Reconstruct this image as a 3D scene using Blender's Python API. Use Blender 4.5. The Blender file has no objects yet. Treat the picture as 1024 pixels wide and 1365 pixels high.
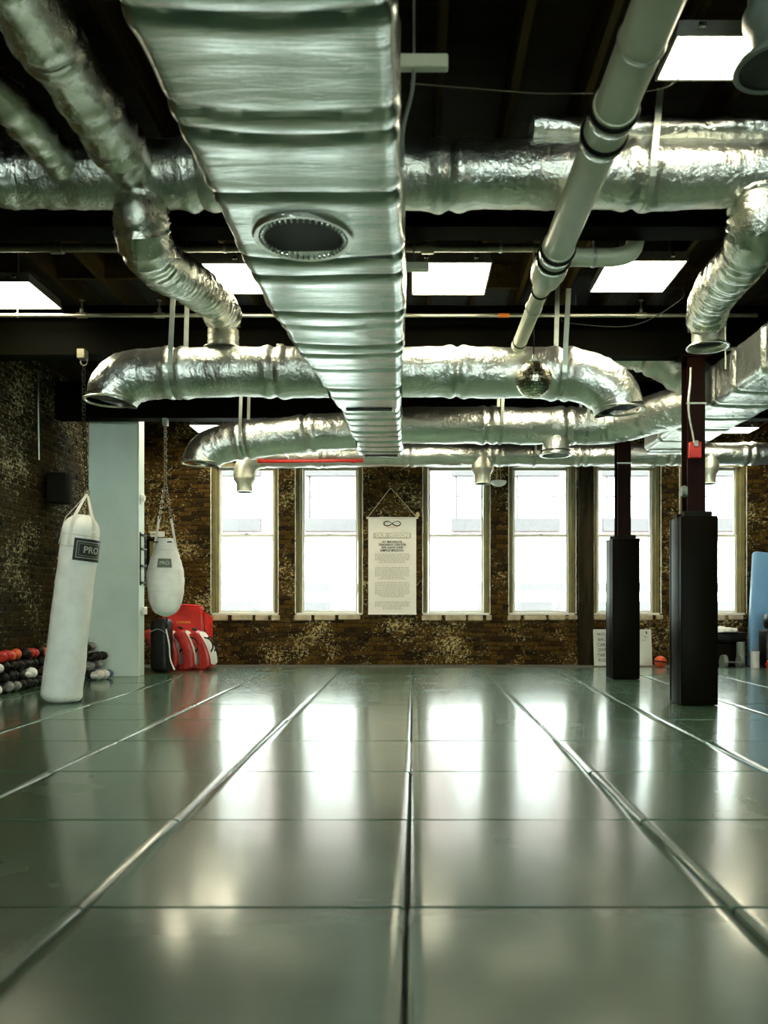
import bpy, bmesh, math, random
from mathutils import Vector, Matrix, noise as mn

random.seed(7)
scene = bpy.context.scene
COL = scene.collection
PI = math.pi

# ------------------------------------------------------------------ camera
# world: x right, y depth away from the camera, z up, mat surface at z = 0
F_PX, U0, V0, CAM_H = 1063.0, 552.0, 805.0, 0.94
cam_d = bpy.data.cameras.new('camera')
cam_d.sensor_fit = 'HORIZONTAL'
cam_d.sensor_width = 36.0
cam_d.lens = F_PX / 1024 * 36.0
cam_d.shift_x = -(U0 - 512) / 1024
cam_d.shift_y = (V0 - 682.5) / 1024
cam_d.clip_start = 0.05
cam_d.dof.use_dof = True
cam_d.dof.focus_distance = 11.0
cam_d.dof.aperture_fstop = 3.2
cam = bpy.data.objects.new('camera', cam_d)
cam.location = (0, 0, CAM_H)
cam.rotation_euler = (PI / 2, 0, 0)
COL.objects.link(cam)
scene.camera = cam

# ------------------------------------------------------------------ sky
SKY = 20.0
world = bpy.data.worlds.new('overcast_sky')
scene.world = world
world.use_nodes = True
wn = world.node_tree.nodes['Background']
wn.inputs[0].default_value = (0.86, 1.0, 0.93, 1)
wn.inputs[1].default_value = SKY

# ------------------------------------------------------------------ exposure
PANEL = 19.0          # emission of the ceiling light panels
vs = scene.view_settings
vs.view_transform = 'Standard'
vs.look = 'None'
vs.exposure = 0.3
vs.gamma = 1.0
vs.use_curve_mapping = False
scene.cycles.max_bounces = 8
scene.cycles.diffuse_bounces = 4
scene.cycles.glossy_bounces = 4
scene.cycles.transparent_max_bounces = 12
scene.cycles.caustics_reflective = True
scene.cycles.sample_clamp_indirect = 6.0


def at(px, py, Y):
    """a point of the place at depth Y, from where it is seen in the photograph"""
    return Vector(((px - U0) * Y / F_PX, Y, CAM_H + (V0 - py) * Y / F_PX))


# ------------------------------------------------------------------ materials
MATS = {}


def new_mat(name):
    m = bpy.data.materials.new(name)
    m.use_nodes = True
    nt = m.node_tree
    b = nt.nodes['Principled BSDF']
    MATS[name] = m
    return m, nt, b


def N(nt, kind, **kw):
    n = nt.nodes.new(kind)
    for k, v in kw.items():
        if k == 'ins':
            for kk, vv in v.items():
                n.inputs[kk].default_value = vv
        else:
            setattr(n, k, v)
    return n


def ramp(nt, fac, stops):
    r = N(nt, 'ShaderNodeValToRGB')
    els = r.color_ramp.elements
    while len(els) > 1:
        els.remove(els[0])
    els[0].position, els[0].color = stops[0][0], (*stops[0][1], 1)
    for p, c in stops[1:]:
        e = els.new(p)
        e.color = (*c, 1)
    nt.links.new(fac, r.inputs[0])
    return r.outputs[0]


def mix(nt, fac, a, b):
    m = N(nt, 'ShaderNodeMix', data_type='RGBA')
    for sock, val in ((m.inputs[0], fac), (m.inputs[6], a), (m.inputs[7], b)):
        if isinstance(val, (int, float)):
            sock.default_value = val
        elif isinstance(val, tuple):
            sock.default_value = (*val, 1)
        else:
            nt.links.new(val, sock)
    return m.outputs[2]


def coords(nt, kind='Object', scale=(1, 1, 1)):
    if kind == 'World':
        src = N(nt, 'ShaderNodeNewGeometry').outputs['Position']
    else:
        src = N(nt, 'ShaderNodeTexCoord').outputs[kind]
    mp = N(nt, 'ShaderNodeMapping')
    mp.inputs['Scale'].default_value = scale
    nt.links.new(src, mp.inputs[0])
    return mp.outputs[0]


def noise_tex(nt, vec, scale, detail=4, rough=0.55, dist=0.0):
    n = N(nt, 'ShaderNodeTexNoise')
    n.inputs['Scale'].default_value = scale
    n.inputs['Detail'].default_value = detail
    n.inputs['Roughness'].default_value = rough
    n.inputs['Distortion'].default_value = dist
    nt.links.new(vec, n.inputs['Vector'])
    return n.outputs[0]


def bump(nt, b, height, strength=0.3, distance=0.01, chain=None):
    bp = N(nt, 'ShaderNodeBump')
    bp.inputs['Strength'].default_value = strength
    bp.inputs['Distance'].default_value = distance
    nt.links.new(height, bp.inputs['Height'])
    if chain:
        nt.links.new(chain, bp.inputs['Normal'])
    nt.links.new(bp.outputs[0], b.inputs['Normal'])
    return bp.outputs[0]


def simple(name, col, rough=0.5, metal=0.0, spec=0.5, vary=0.15, nscale=12, bmp=0.08, bscale=60):
    m, nt, b = new_mat(name)
    v = coords(nt)
    f = noise_tex(nt, v, nscale)
    lo = tuple(c * (1 - vary) for c in col)
    hi = tuple(min(1, c * (1 + vary)) for c in col)
    nt.links.new(ramp(nt, f, [(0.3, lo), (0.7, hi)]), b.inputs['Base Color'])
    b.inputs['Roughness'].default_value = rough
    b.inputs['Metallic'].default_value = metal
    b.inputs['Specular IOR Level'].default_value = spec
    if bmp:
        bump(nt, b, noise_tex(nt, v, bscale, 3), bmp, 0.005)
    return m


def foil(name, wr=(1, 1, 1), col=(0.78, 0.82, 0.78), rough=0.27, big=7, strength=0.6):
    m, nt, b = new_mat(name)
    v = coords(nt, 'Object', wr)
    n1 = noise_tex(nt, v, big, 5, 0.6, 0.4)
    n2 = noise_tex(nt, v, big * 5, 4, 0.6, 0.6)
    vo = N(nt, 'ShaderNodeTexVoronoi', feature='DISTANCE_TO_EDGE')
    vo.inputs['Scale'].default_value = big * 1.6
    nt.links.new(v, vo.inputs['Vector'])
    cr = ramp(nt, vo.outputs['Distance'], [(0.0, (0, 0, 0)), (0.10, (1, 1, 1))])
    a = bump(nt, b, n1, strength, 0.04)
    c = bump(nt, b, n2, strength * 0.9, 0.012, a)
    bump(nt, b, cr, strength * 0.22, 0.006, c)
    fcol = noise_tex(nt, coords(nt), 3.0, 4)
    nt.links.new(ramp(nt, fcol, [(0.3, tuple(x * 0.82 for x in col)), (0.65, col)]), b.inputs['Base Color'])
    b.inputs['Metallic'].default_value = 1.0
    rr = N(nt, 'ShaderNodeMapRange')
    rr.inputs['To Min'].default_value = rough - 0.07
    rr.inputs['To Max'].default_value = rough + 0.12
    nt.links.new(n1, rr.inputs[0])
    nt.links.new(rr.outputs[0], b.inputs['Roughness'])
    return m


foil('foil', col=(0.83, 0.85, 0.79), rough=0.30, big=6, strength=0.50)
foil('foil_wrap', wr=(0.5, 5.0, 3.0), big=3.5, col=(0.66, 0.71, 0.68), rough=0.20, strength=0.20)
foil('foil_flex', wr=(1.5, 1.5, 1.5), big=9, col=(0.82, 0.85, 0.76), rough=0.22, strength=0.32)
simple('galvanised', (0.74, 0.74, 0.62), 0.42, 0.9, vary=0.25, nscale=9, bmp=0.1, bscale=20)
simple('tape', (0.86, 0.88, 0.86), 0.24, 1.0, vary=0.1, bmp=0.2, bscale=30)
simple('pvc', (0.60, 0.64, 0.48), 0.38, 0, 0.5, vary=0.08, nscale=5, bmp=0.03)
simple('clamp_steel', (0.75, 0.77, 0.76), 0.22, 1.0, vary=0.1)
simple('black_rubber', (0.007, 0.007, 0.005), 0.6, 0, 0.12, vary=0.3)
simple('duct_inside', (0.02, 0.022, 0.018), 0.7, vary=0.3)  # near-black colour stands for the shade inside open ducts
simple('black_vinyl', (0.004, 0.003, 0.001), 0.45, 0, 0.05, vary=0.2, nscale=6, bmp=0.12, bscale=120)
simple('black_plastic', (0.005, 0.003, 0.002), 0.55, 0, 0.08, vary=0.3)
simple('red_steel', (0.012, 0.0025, 0.001), 0.6, 0, 0.1, vary=0.3, nscale=5)
simple('beam_paint', (0.0022, 0.0021, 0.0006), 0.65, 0, 0.03, vary=0.35, nscale=4, bmp=0.15, bscale=14)
simple('plaster_white', (0.70, 0.82, 0.75), 0.55, vary=0.05, nscale=3, bmp=0.03)
simple('canvas', (0.92, 0.93, 0.88), 0.62, vary=0.07, nscale=7, bmp=0.2, bscale=26)
simple('webbing', (0.78, 0.76, 0.68), 0.7, vary=0.1)
simple('label_black', (0.012, 0.012, 0.010), 0.6, vary=0.2)
simple('label_grey', (0.42, 0.44, 0.38), 0.6, vary=0.1)
simple('label_green', (0.16, 0.19, 0.15), 0.6, vary=0.1)
simple('chain_steel', (0.34, 0.32, 0.26), 0.35, 1.0, vary=0.3)
simple('hanger_steel', (0.46, 0.50, 0.44), 0.40, 0.9, vary=0.15)
simple('sprinkler_steel', (0.20, 0.19, 0.13), 0.35, 0.7, vary=0.2)
simple('bare_pipe', (0.72, 0.70, 0.58), 0.30, 0.9, vary=0.12)
simple('red_paint', (0.62, 0.030, 0.018), 0.4, vary=0.15)
simple('orange_paint', (0.75, 0.20, 0.02), 0.5)
simple('red_leather', (0.50, 0.020, 0.012), 0.38, vary=0.2, bmp=0.1, bscale=40)
simple('red_cloth', (0.75, 0.030, 0.018), 0.6, vary=0.2, nscale=5, bmp=0.3, bscale=10)
simple('white_leather', (0.85, 0.83, 0.78), 0.4, vary=0.06)
simple('black_leather', (0.007, 0.006, 0.005), 0.42, 0, 0.25, vary=0.3, bmp=0.1, bscale=50)
simple('grey_leather', (0.24, 0.25, 0.23), 0.4, vary=0.2)
simple('blue_leather', (0.05, 0.10, 0.20), 0.4, vary=0.2)
simple('olive_leather', (0.10, 0.11, 0.045), 0.5, vary=0.2)
simple('orange_leather', (0.70, 0.10, 0.025), 0.4, vary=0.2)
simple('blue_pad', (0.20, 0.40, 0.66), 0.33, vary=0.08, nscale=3)
simple('banner_cloth', (0.93, 0.86, 0.77), 0.75, vary=0.03, nscale=4, bmp=0.05)
simple('print_black', (0.02, 0.02, 0.018), 0.8, vary=0.1, bmp=0)
simple('print_grey', (0.42, 0.38, 0.31), 0.8, vary=0.1, bmp=0)
simple('print_tan', (0.62, 0.55, 0.44), 0.8, vary=0.1, bmp=0)
simple('print_orange', (0.74, 0.34, 0.14), 0.8, vary=0.1, bmp=0)
simple('print_cream', (0.93, 0.87, 0.77), 0.8, vary=0.03, bmp=0)
simple('white_board', (0.70, 0.72, 0.62), 0.3, vary=0.03)
simple('white_plastic', (0.80, 0.80, 0.74), 0.4, vary=0.05)
simple('grey_plastic', (0.18, 0.22, 0.19), 0.45, vary=0.1)
simple('rope', (0.62, 0.50, 0.30), 0.8)
simple('window_paint', (0.80, 0.78, 0.70), 0.45, vary=0.05)
simple('jamb_wood', (0.22, 0.18, 0.06), 0.45, vary=0.25, nscale=5, bmp=0.15, bscale=20)
simple('caulk', (0.86, 0.82, 0.70), 0.6, vary=0.15, nscale=30)
simple('sill_stone', (0.50, 0.40, 0.26), 0.75, vary=0.35, nscale=7, bmp=0.4, bscale=16)
simple('concrete', (0.13, 0.13, 0.11), 0.7, vary=0.2)
simple('dark_wall', (0.06, 0.05, 0.03), 0.8, vary=0.3)
simple('fixture_body', (0.25, 0.25, 0.22), 0.4, 0.6)
simple('street_concrete', (0.40, 0.40, 0.40), 0.8, vary=0.06)
simple('facade_stone', (0.050, 0.043, 0.048), 0.8, vary=0.1)
simple('facade_pale', (0.90, 0.90, 0.90), 0.8, vary=0.04)
simple('facade_band', (0.072, 0.062, 0.068), 0.8, vary=0.05)
simple('facade_trim', (0.066, 0.057, 0.062), 0.8, vary=0.05)

# panel emitter
m, nt, b = new_mat('light_panel')
b.inputs['Base Color'].default_value = (0.9, 0.9, 0.85, 1)
b.inputs['Emission Color'].default_value = (1.0, 0.93, 0.66, 1)
b.inputs['Emission Strength'].default_value = PANEL

# glass: a thin clear pane (straight through plus the surface's own reflection)
m, nt, b = new_mat('window_glass')
nt.nodes.remove(b)
out = nt.nodes['Material Output']
tr = N(nt, 'ShaderNodeBsdfTransparent')
gl = N(nt, 'ShaderNodeBsdfGlossy')
gl.inputs['Roughness'].default_value = 0.03
fr = N(nt, 'ShaderNodeFresnel')
nz = noise_tex(nt, coords(nt), 2.0)
tr_col = ramp(nt, nz, [(0.3, (0.93, 0.96, 0.95)), (0.7, (0.97, 0.98, 0.97))])
nt.links.new(tr_col, tr.inputs[0])
ms = N(nt, 'ShaderNodeMixShader')
nt.links.new(fr.outputs[0], ms.inputs[0])
nt.links.new(tr.outputs[0], ms.inputs[1])
nt.links.new(gl.outputs[0], ms.inputs[2])
nt.links.new(ms.outputs[0], out.inputs[0])

# mirror ball
m, nt, b = new_mat('mirror_facet')
b.inputs['Metallic'].default_value = 1
b.inputs['Roughness'].default_value = 0.22
oi = N(nt, 'ShaderNodeNewGeometry')
nt.links.new(ramp(nt, oi.outputs['Random Per Island'], [(0, (0.55, 0.52, 0.36)), (1, (0.9, 0.88, 0.72))]), b.inputs['Base Color'])

# floor mats
m, nt, b = new_mat('mat_vinyl')
v = coords(nt, 'World')
n1 = noise_tex(nt, v, 0.9, 4, 0.6)
n2 = noise_tex(nt, coords(nt, 'World', (1, 6, 1)), 5.0, 5, 0.65)
oinf = N(nt, 'ShaderNodeObjectInfo')
base = ramp(nt, n1, [(0.3, (0.084, 0.172, 0.116)), (0.7, (0.112, 0.214, 0.148))])
tint = ramp(nt, oinf.outputs['Random'], [(0, (0.86, 0.88, 0.84)), (1, (1.0, 1.0, 1.0))])
mm = N(nt, 'ShaderNodeMix', data_type='RGBA', blend_type='MULTIPLY')
mm.inputs[0].default_value = 1
nt.links.new(base, mm.inputs[6])
nt.links.new(tint, mm.inputs[7])
scuff = ramp(nt, n2, [(0.55, (0, 0, 0)), (0.9, (0.16, 0.16, 0.16))])
nt.links.new(mix(nt, scuff, mm.outputs[2], (0.20, 0.33, 0.24)), b.inputs['Base Color'])
rr = N(nt, 'ShaderNodeMapRange')
rr.inputs['To Min'].default_value = 0.23
rr.inputs['To Max'].default_value = 0.30
nt.links.new(n1, rr.inputs[0])
nt.links.new(rr.outputs[0], b.inputs['Roughness'])
b.inputs['IOR'].default_value = 1.5
b.inputs['Coat Weight'].default_value = 1.0
b.inputs['Coat Roughness'].default_value = 0.14
weave = noise_tex(nt, coords(nt, 'World', (0.5, 1.0, 1)), 110, 2)
sag = noise_tex(nt, coords(nt, 'World', (0.8, 1.8, 1)), 2.2, 3)
a = bump(nt, b, sag, 0.18, 0.012)
bump(nt, b, weave, 0.12, 0.002, a)

# bricks: brown, worn, with leftovers of cream paint
def brick_mat(name, dark, light, flecks, fleck_col, fl_scale):
    m, nt, b = new_mat(name)
    geo = N(nt, 'ShaderNodeNewGeometry')
    oi = N(nt, 'ShaderNodeObjectInfo')
    add = N(nt, 'ShaderNodeMath', operation='ADD')
    nt.links.new(geo.outputs['Random Per Island'], add.inputs[0])
    nt.links.new(oi.outputs['Random'], add.inputs[1])
    fr = N(nt, 'ShaderNodeMath', operation='FRACT')
    nt.links.new(add.outputs[0], fr.inputs[0])
    v = coords(nt, 'World')
    big = noise_tex(nt, v, 1.3, 4, 0.6)
    mid = noise_tex(nt, v, 14, 5, 0.7)
    mx = N(nt, 'ShaderNodeMath', operation='MULTIPLY_ADD')
    nt.links.new(mid, mx.inputs[0])
    mx.inputs[1].default_value = 0.9
    nt.links.new(fr.outputs[0], mx.inputs[2])
    base = ramp(nt, mx.outputs[0], [(0.2, dark), (0.9, tuple((p + q) / 2 for p, q in zip(dark, light))), (1.5, light)])
    fl = noise_tex(nt, v, fl_scale, 6, 0.75)
    ad = N(nt, 'ShaderNodeMath', operation='MULTIPLY_ADD')
    nt.links.new(big, ad.inputs[0])
    ad.inputs[1].default_value = 0.55
    nt.links.new(fl, ad.inputs[2])
    fac = ramp(nt, ad.outputs[0], [(flecks, (0, 0, 0)), (flecks + 0.07, (1, 1, 1))])
    nt.links.new(mix(nt, fac, base, fleck_col), b.inputs['Base Color'])
    b.inputs['Roughness'].default_value = 0.72
    b.inputs['Specular IOR Level'].default_value = 0.12
    bump(nt, b, mid, 0.5, 0.012)
    return m


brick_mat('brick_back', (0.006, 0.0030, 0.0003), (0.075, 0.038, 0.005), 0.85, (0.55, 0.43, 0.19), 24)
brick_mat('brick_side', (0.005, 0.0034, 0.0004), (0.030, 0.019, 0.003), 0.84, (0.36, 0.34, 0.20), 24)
brick_mat('mortar', (0.004, 0.0025, 0.0006), (0.045, 0.029, 0.009), 0.80, (0.42, 0.35, 0.19), 16)

# timber
def timber(name, dark, light, ax=(9, 0.7, 9)):
    m, nt, b = new_mat(name)
    v = coords(nt, 'World', ax)
    n1 = noise_tex(nt, v, 2.0, 5, 0.6, 0.6)
    nt.links.new(ramp(nt, n1, [(0.25, dark), (0.75, light)]), b.inputs['Base Color'])
    b.inputs['Specular IOR Level'].default_value = 0.1
    b.inputs['Roughness'].default_value = 0.75
    bump(nt, b, n1, 0.4, 0.01)


timber('joist_wood', (0.016, 0.010, 0.002), (0.055, 0.036, 0.008))
timber('deck_wood', (0.008, 0.006, 0.002), (0.024, 0.017, 0.005), (0.7, 9, 9))
timber('post_wood', (0.008, 0.004, 0.002), (0.05, 0.038, 0.018), (9, 9, 0.8))

# outside brick
m, nt, b = new_mat('facade_brick')
bt = N(nt, 'ShaderNodeTexBrick')
bt.inputs['Scale'].default_value = 1.0
bt.inputs['Brick Width'].default_value = 0.42
bt.inputs['Row Height'].default_value = 0.14
bt.inputs['Mortar Size'].default_value = 0.02
bt.inputs['Color1'].default_value = (0.125, 0.080, 0.083, 1)
bt.inputs['Color2'].default_value = (0.145, 0.096, 0.098, 1)
bt.inputs['Mortar'].default_value = (0.18, 0.135, 0.135, 1)
sx = N(nt, 'ShaderNodeSeparateXYZ')
cx = N(nt, 'ShaderNodeCombineXYZ')
nt.links.new(N(nt, 'ShaderNodeNewGeometry').outputs['Position'], sx.inputs[0])
nt.links.new(sx.outputs['X'], cx.inputs['X'])
nt.links.new(sx.outputs['Z'], cx.inputs['Y'])
nt.links.new(cx.outputs[0], bt.inputs['Vector'])
nt.links.new(bt.outputs['Color'], b.inputs['Base Color'])
b.inputs['Roughness'].default_value = 0.8

# ------------------------------------------------------------------ builders


class MB:
    def __init__(self):
        self.v, self.f = [], []

    def add(self, vs_, fs):
        o = len(self.v)
        self.v += [tuple(p) for p in vs_]
        self.f += [tuple(i + o for i in f) for f in fs]
        return self

    def box(self, x0, x1, y0, y1, z0, z1, M=None):
        p = [Vector((x, y, z)) for z in (z0, z1) for y in (y0, y1) for x in (x0, x1)]
        if M is not None:
            p = [M @ q for q in p]
        return self.add(p, [(0, 2, 3, 1), (4, 5, 7, 6), (0, 1, 5, 4), (2, 6, 7, 3), (0, 4, 6, 2), (1, 3, 7, 5)])

    def rbox(self, x0, x1, y0, y1, z0, z1, r=0.01, seg=2, M=None):
        bm = bmesh.new()
        bmesh.ops.create_cube(bm, size=1)
        for w in bm.verts:
            w.co = Vector(((x0 + x1) / 2 + w.co.x * (x1 - x0), (y0 + y1) / 2 + w.co.y * (y1 - y0), (z0 + z1) / 2 + w.co.z * (z1 - z0)))
        r = min(r, 0.49 * min(x1 - x0, y1 - y0, z1 - z0))
        bmesh.ops.bevel(bm, geom=bm.edges[:], offset=r, segments=seg, affect='EDGES', profile=0.5)
        bm.verts.index_update()
        self.add([(M @ w.co if M is not None else w.co.copy()) for w in bm.verts], [[w.index for w in f.verts] for f in bm.faces])
        bm.free()
        return self

    def tube(self, pts, r, seg=12, caps=True):
        """pts: polyline; r: number or list"""
        pts = [Vector(p) for p in pts]
        n = len(pts)
        rs = r if isinstance(r, (list, tuple)) else [r] * n
        tang = []
        for i in range(n):
            t = pts[min(i + 1, n - 1)] - pts[max(i - 1, 0)]
            tang.append(t.normalized())
        ref = Vector((0, 0, 1)) if abs(tang[0].z) < 0.9 else Vector((0, 1, 0))
        u = (ref - tang[0] * ref.dot(tang[0])).normalized()
        vs_, fs = [], []
        for i in range(n):
            u = (u - tang[i] * u.dot(tang[i])).normalized()
            w = tang[i].cross(u)
            for k in range(seg):
                a = 2 * PI * k / seg
                vs_.append(pts[i] + (u * math.cos(a) + w * math.sin(a)) * rs[i])
        for i in range(n - 1):
            for k in range(seg):
                a, b2 = i * seg + k, i * seg + (k + 1) % seg
                fs.append((a, b2, b2 + seg, a + seg))
        if caps:
            fs.append(tuple(reversed(range(seg))))
            fs.append(tuple((n - 1) * seg + k for k in range(seg)))
        return self.add(vs_, fs)

    def lathe(self, prof, c=(0, 0, 0), seg=24, M=None, caps=True):
        """prof: list of (radius, z)"""
        c = Vector(c)
        vs_, fs = [], []
        for (r, z) in prof:
            for k in range(seg):
                a = 2 * PI * k / seg
                p = Vector((r * math.cos(a), r * math.sin(a), z))
                vs_.append((M @ p if M is not None else p) + c)
        for i in range(len(prof) - 1):
            for k in range(seg):
                a, b2 = i * seg + k, i * seg + (k + 1) % seg
                fs.append((a, b2, b2 + seg, a + seg))
        if caps and prof[0][0] > 1e-6:
            fs.append(tuple(reversed(range(seg))))
        if caps and prof[-1][0] > 1e-6:
            fs.append(tuple((len(prof) - 1) * seg + k for k in range(seg)))
        return self.add(vs_, fs)

    def ring(self, c, R, r, n=(0, 0, 1), seg=32, s2=8, flat=1.0):
        n = Vector(n).normalized()
        q = Vector((0, 0, 1)).rotation_difference(n).to_matrix()
        vs_, fs = [], []
        for i in range(seg):
            a = 2 * PI * i / seg
            for k in range(s2):
                t = 2 * PI * k / s2
                p = Vector(((R + r * math.cos(t)) * math.cos(a), (R + r * math.cos(t)) * math.sin(a), r * flat * math.sin(t)))
                vs_.append(Vector(c) + q @ p)
        for i in range(seg):
            for k in range(s2):
                fs.append((i * s2 + k, ((i + 1) % seg) * s2 + k, ((i + 1) % seg) * s2 + (k + 1) % s2, i * s2 + (k + 1) % s2))
        return self.add(vs_, fs)

    def ellipsoid(self, c, r, M=None, u=14, w=9):
        vs_, fs = [], []
        for j in range(w + 1):
            th = PI * j / w
            for i in range(u):
                a = 2 * PI * i / u
                p = Vector((r[0] * math.sin(th) * math.cos(a), r[1] * math.sin(th) * math.sin(a), r[2] * math.cos(th)))
                vs_.append((M @ p if M is not None else p) + Vector(c))
        for j in range(w):
            for i in range(u):
                fs.append((j * u + i, (j + 1) * u + i, (j + 1) * u + (i + 1) % u, j * u + (i + 1) % u))
        return self.add(vs_, fs)

    def build(self, name, mat, parent=None, smooth=True, loc=None):
        me = bpy.data.meshes.new(name)
        me.from_pydata(self.v, [], self.f)
        bm = bmesh.new()
        bm.from_mesh(me)
        bmesh.ops.remove_doubles(bm, verts=bm.verts, dist=1e-6)
        bmesh.ops.recalc_face_normals(bm, faces=bm.faces)
        bm.to_mesh(me)
        bm.free()
        me.materials.append(MATS[mat])
        if smooth:
            me.shade_smooth()
            me.set_sharp_from_angle(angle=math.radians(38))
        o = bpy.data.objects.new(name, me)
        COL.objects.link(o)
        if parent is not None:
            o.parent = parent
            o.matrix_parent_inverse = parent.matrix_basis.inverted()
            if o.parent.parent is not None:
                o.matrix_parent_inverse = (parent.parent.matrix_basis @ parent.matrix_parent_inverse @ parent.matrix_basis).inverted() if False else Matrix.Identity(4)
        return o


def tag(o, label=None, cat=None, group=None, kind=None):
    if label: o['label'] = label
    if cat: o['category'] = cat
    if group: o['group'] = group
    if kind: o['kind'] = kind
    return o


def thing(name, label, cat, loc=(0, 0, 0), group=None):
    """an Empty at the thing's base; its parts are built in world coordinates"""
    o = bpy.data.objects.new(name, None)
    o.location = loc
    o.empty_display_size = 0.1
    COL.objects.link(o)
    return tag(o, label, cat, group)


def smooth_path(pts, step=0.03):
    """Catmull-Rom through the points, resampled evenly"""
    P = [Vector(p) for p in pts]
    P = [2 * P[0] - P[1]] + P + [2 * P[-1] - P[-2]]
    out = []
    for i in range(1, len(P) - 2):
        p0, p1, p2, p3 = P[i - 1:i + 3]
        n = max(2, int((p2 - p1).length / step * 1.3))
        for k in range(n):
            t = k / n
            out.append(0.5 * ((2 * p1) + (p2 - p0) * t + (2 * p0 - 5 * p1 + 4 * p2 - p3) * t * t + (3 * p1 - p0 - 3 * p2 + p3) * t ** 3))
    out.append(P[-2])
    return out


def foil_tube(path, r, amp=0.012, fine=0.004, seg=56, pinch=(), rib=0.0, rib_len=0.05, seed=0.0, step=0.025, ends=None):
    """a foil-wrapped round duct: lumpy skin, seams pulled in; ends = (scale0, scale1) radius scale"""
    pts = smooth_path(path, step)
    n = len(pts)
    mb = MB()
    L = [0.0]
    for i in range(1, n):
        L.append(L[-1] + (pts[i] - pts[i - 1]).length)
    tang = [(pts[min(i + 1, n - 1)] - pts[max(i - 1, 0)]).normalized() for i in range(n)]
    ref = Vector((0, 0, 1)) if abs(tang[0].z) < 0.9 else Vector((0, 1, 0))
    u = (ref - tang[0] * ref.dot(tang[0])).normalized()
    vs_, fs = [], []
    for i in range(n):
        u = (u - tang[i] * u.dot(tang[i])).normalized()
        w = tang[i].cross(u)
        curv = 0.0
        if 1 < i < n - 2:
            curv = min(1.0, (tang[i + 1] - tang[i - 1]).length / max(1e-6, (pts[i + 1] - pts[i - 1]).length) * r)
        rb = r
        for s in pinch:
            d = abs(L[i] - s)
            rb -= 0.05 * r * math.exp(-(d / 0.02) ** 2) - 0.015 * math.exp(-((d - 0.06) / 0.04) ** 2)
        if rib:
            rb += rib * math.sin(2 * PI * L[i] / rib_len)
        for k in range(seg):
            a = 2 * PI * k / seg
            d = u * math.cos(a) + w * math.sin(a)
            p = pts[i] + d * rb
            q = p + Vector((seed, seed * 1.7, -seed))
            h = mn.noise(q * 3.2) * amp + mn.noise(q * 11) * amp * 0.45 + mn.noise(q * 31) * fine
            if curv > 0.05:
                h += curv * 0.02 * abs(mn.noise(Vector((L[i] * 24, a * 1.2, seed))))
            vs_.append(p + d * h)
    for i in range(n - 1):
        for k in range(seg):
            a, b2 = i * seg + k, i * seg + (k + 1) % seg
            fs.append((a, b2, b2 + seg, a + seg))
    mb.add(vs_, fs)
    return mb


def copy_tree(o, parent=None):
    c = o.copy()
    COL.objects.link(c)
    c.parent = parent
    for ch in list(o.children):
        copy_tree(ch, c)
    return c


def text(name, body, size, loc, parent, mat, rot=(PI / 2, 0, 0), align='CENTER', bold=0.0, extrude=0.0006, sx=1.0, spacing=1.0):
    cu = bpy.data.curves.new(name, 'FONT')
    cu.body = body
    cu.size = size
    cu.align_x = align
    cu.align_y = 'CENTER'
    cu.extrude = extrude
    cu.offset = bold
    cu.space_character = spacing
    cu.materials.append(MATS[mat])
    cu.resolution_u = 2
    to = bpy.data.objects.new('tmp', cu)
    COL.objects.link(to)
    me = bpy.data.meshes.new_from_object(to.evaluated_get(bpy.context.evaluated_depsgraph_get()))
    bpy.data.objects.remove(to)
    bpy.data.curves.remove(cu)
    o = bpy.data.objects.new(name, me)
    COL.objects.link(o)
    o.location = loc
    o.rotation_euler = rot
    o.scale = (sx, 1, 1)
    o.parent = parent
    if parent is not None:
        o.matrix_parent_inverse = parent.matrix_basis.inverted()
    return o


# ------------------------------------------------------------------ the room
XL, XR, YF, YB = -4.5, 7.4, -14.0, 13.0
Z_JOIST, Z_DECK, Z_BEAM, Z_SLAB = 3.72, 3.97, 3.26, -0.05

fl = MB().box(XL - 0.3, XR, YF, YB + 0.3, Z_SLAB - 0.2, Z_SLAB).build('floor', 'concrete', smooth=False)
tag(fl, 'floor of square grey green training mats over concrete', None, None, 'structure')

# mats: each a slab with lips that curl slightly along the long seams
def mat_mesh(w, d, seed):
    mb = MB()
    nx, ny = 12, 6
    xs = [0, 0.006, 0.02, 0.05, 0.1] + [0.1 + (w - 0.2) * i / 3 for i in (1, 2)] + [w - 0.1, w - 0.05, w - 0.02, w - 0.006, w]
    ys = [0, 0.006, 0.03] + [d * i / 4 for i in (1, 2, 3)] + [d - 0.03, d - 0.006, d]
    vs_, fs = [], []
    for j, y in enumerate(ys):
        for i, x in enumerate(xs):
            ex = min(x, w - x)
            ey = min(y, d - y)
            z = 0.0022 * math.exp(-((ex - 0.035) / 0.03) ** 2) * (0.6 + 0.5 * mn.noise(Vector((y * 4, seed, x))))
            z += 0.0022 * mn.noise(Vector((x * 2.2, y * 2.2, seed)))
            if ex < 0.005: z -= 0.016
            elif ex < 0.012: z -= 0.003
            if ey < 0.004: z -= 0.011
            xx = x + (0.006 * mn.noise(Vector((y * 3, seed, 1.0))) if (i == 0 or i == len(xs) - 1) else 0)
            vs_.append((xx, y, z))
    c = len(xs)
    for j in range(len(ys) - 1):
        for i in range(c - 1):
            fs.append((j * c + i, j * c + i + 1, (j + 1) * c + i + 1, (j + 1) * c + i))
    mb.add(vs_, fs)
    mb.box(0.004, w - 0.004, 0.003, d - 0.003, Z_SLAB + 0.002, -0.014)
    return mb


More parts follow.
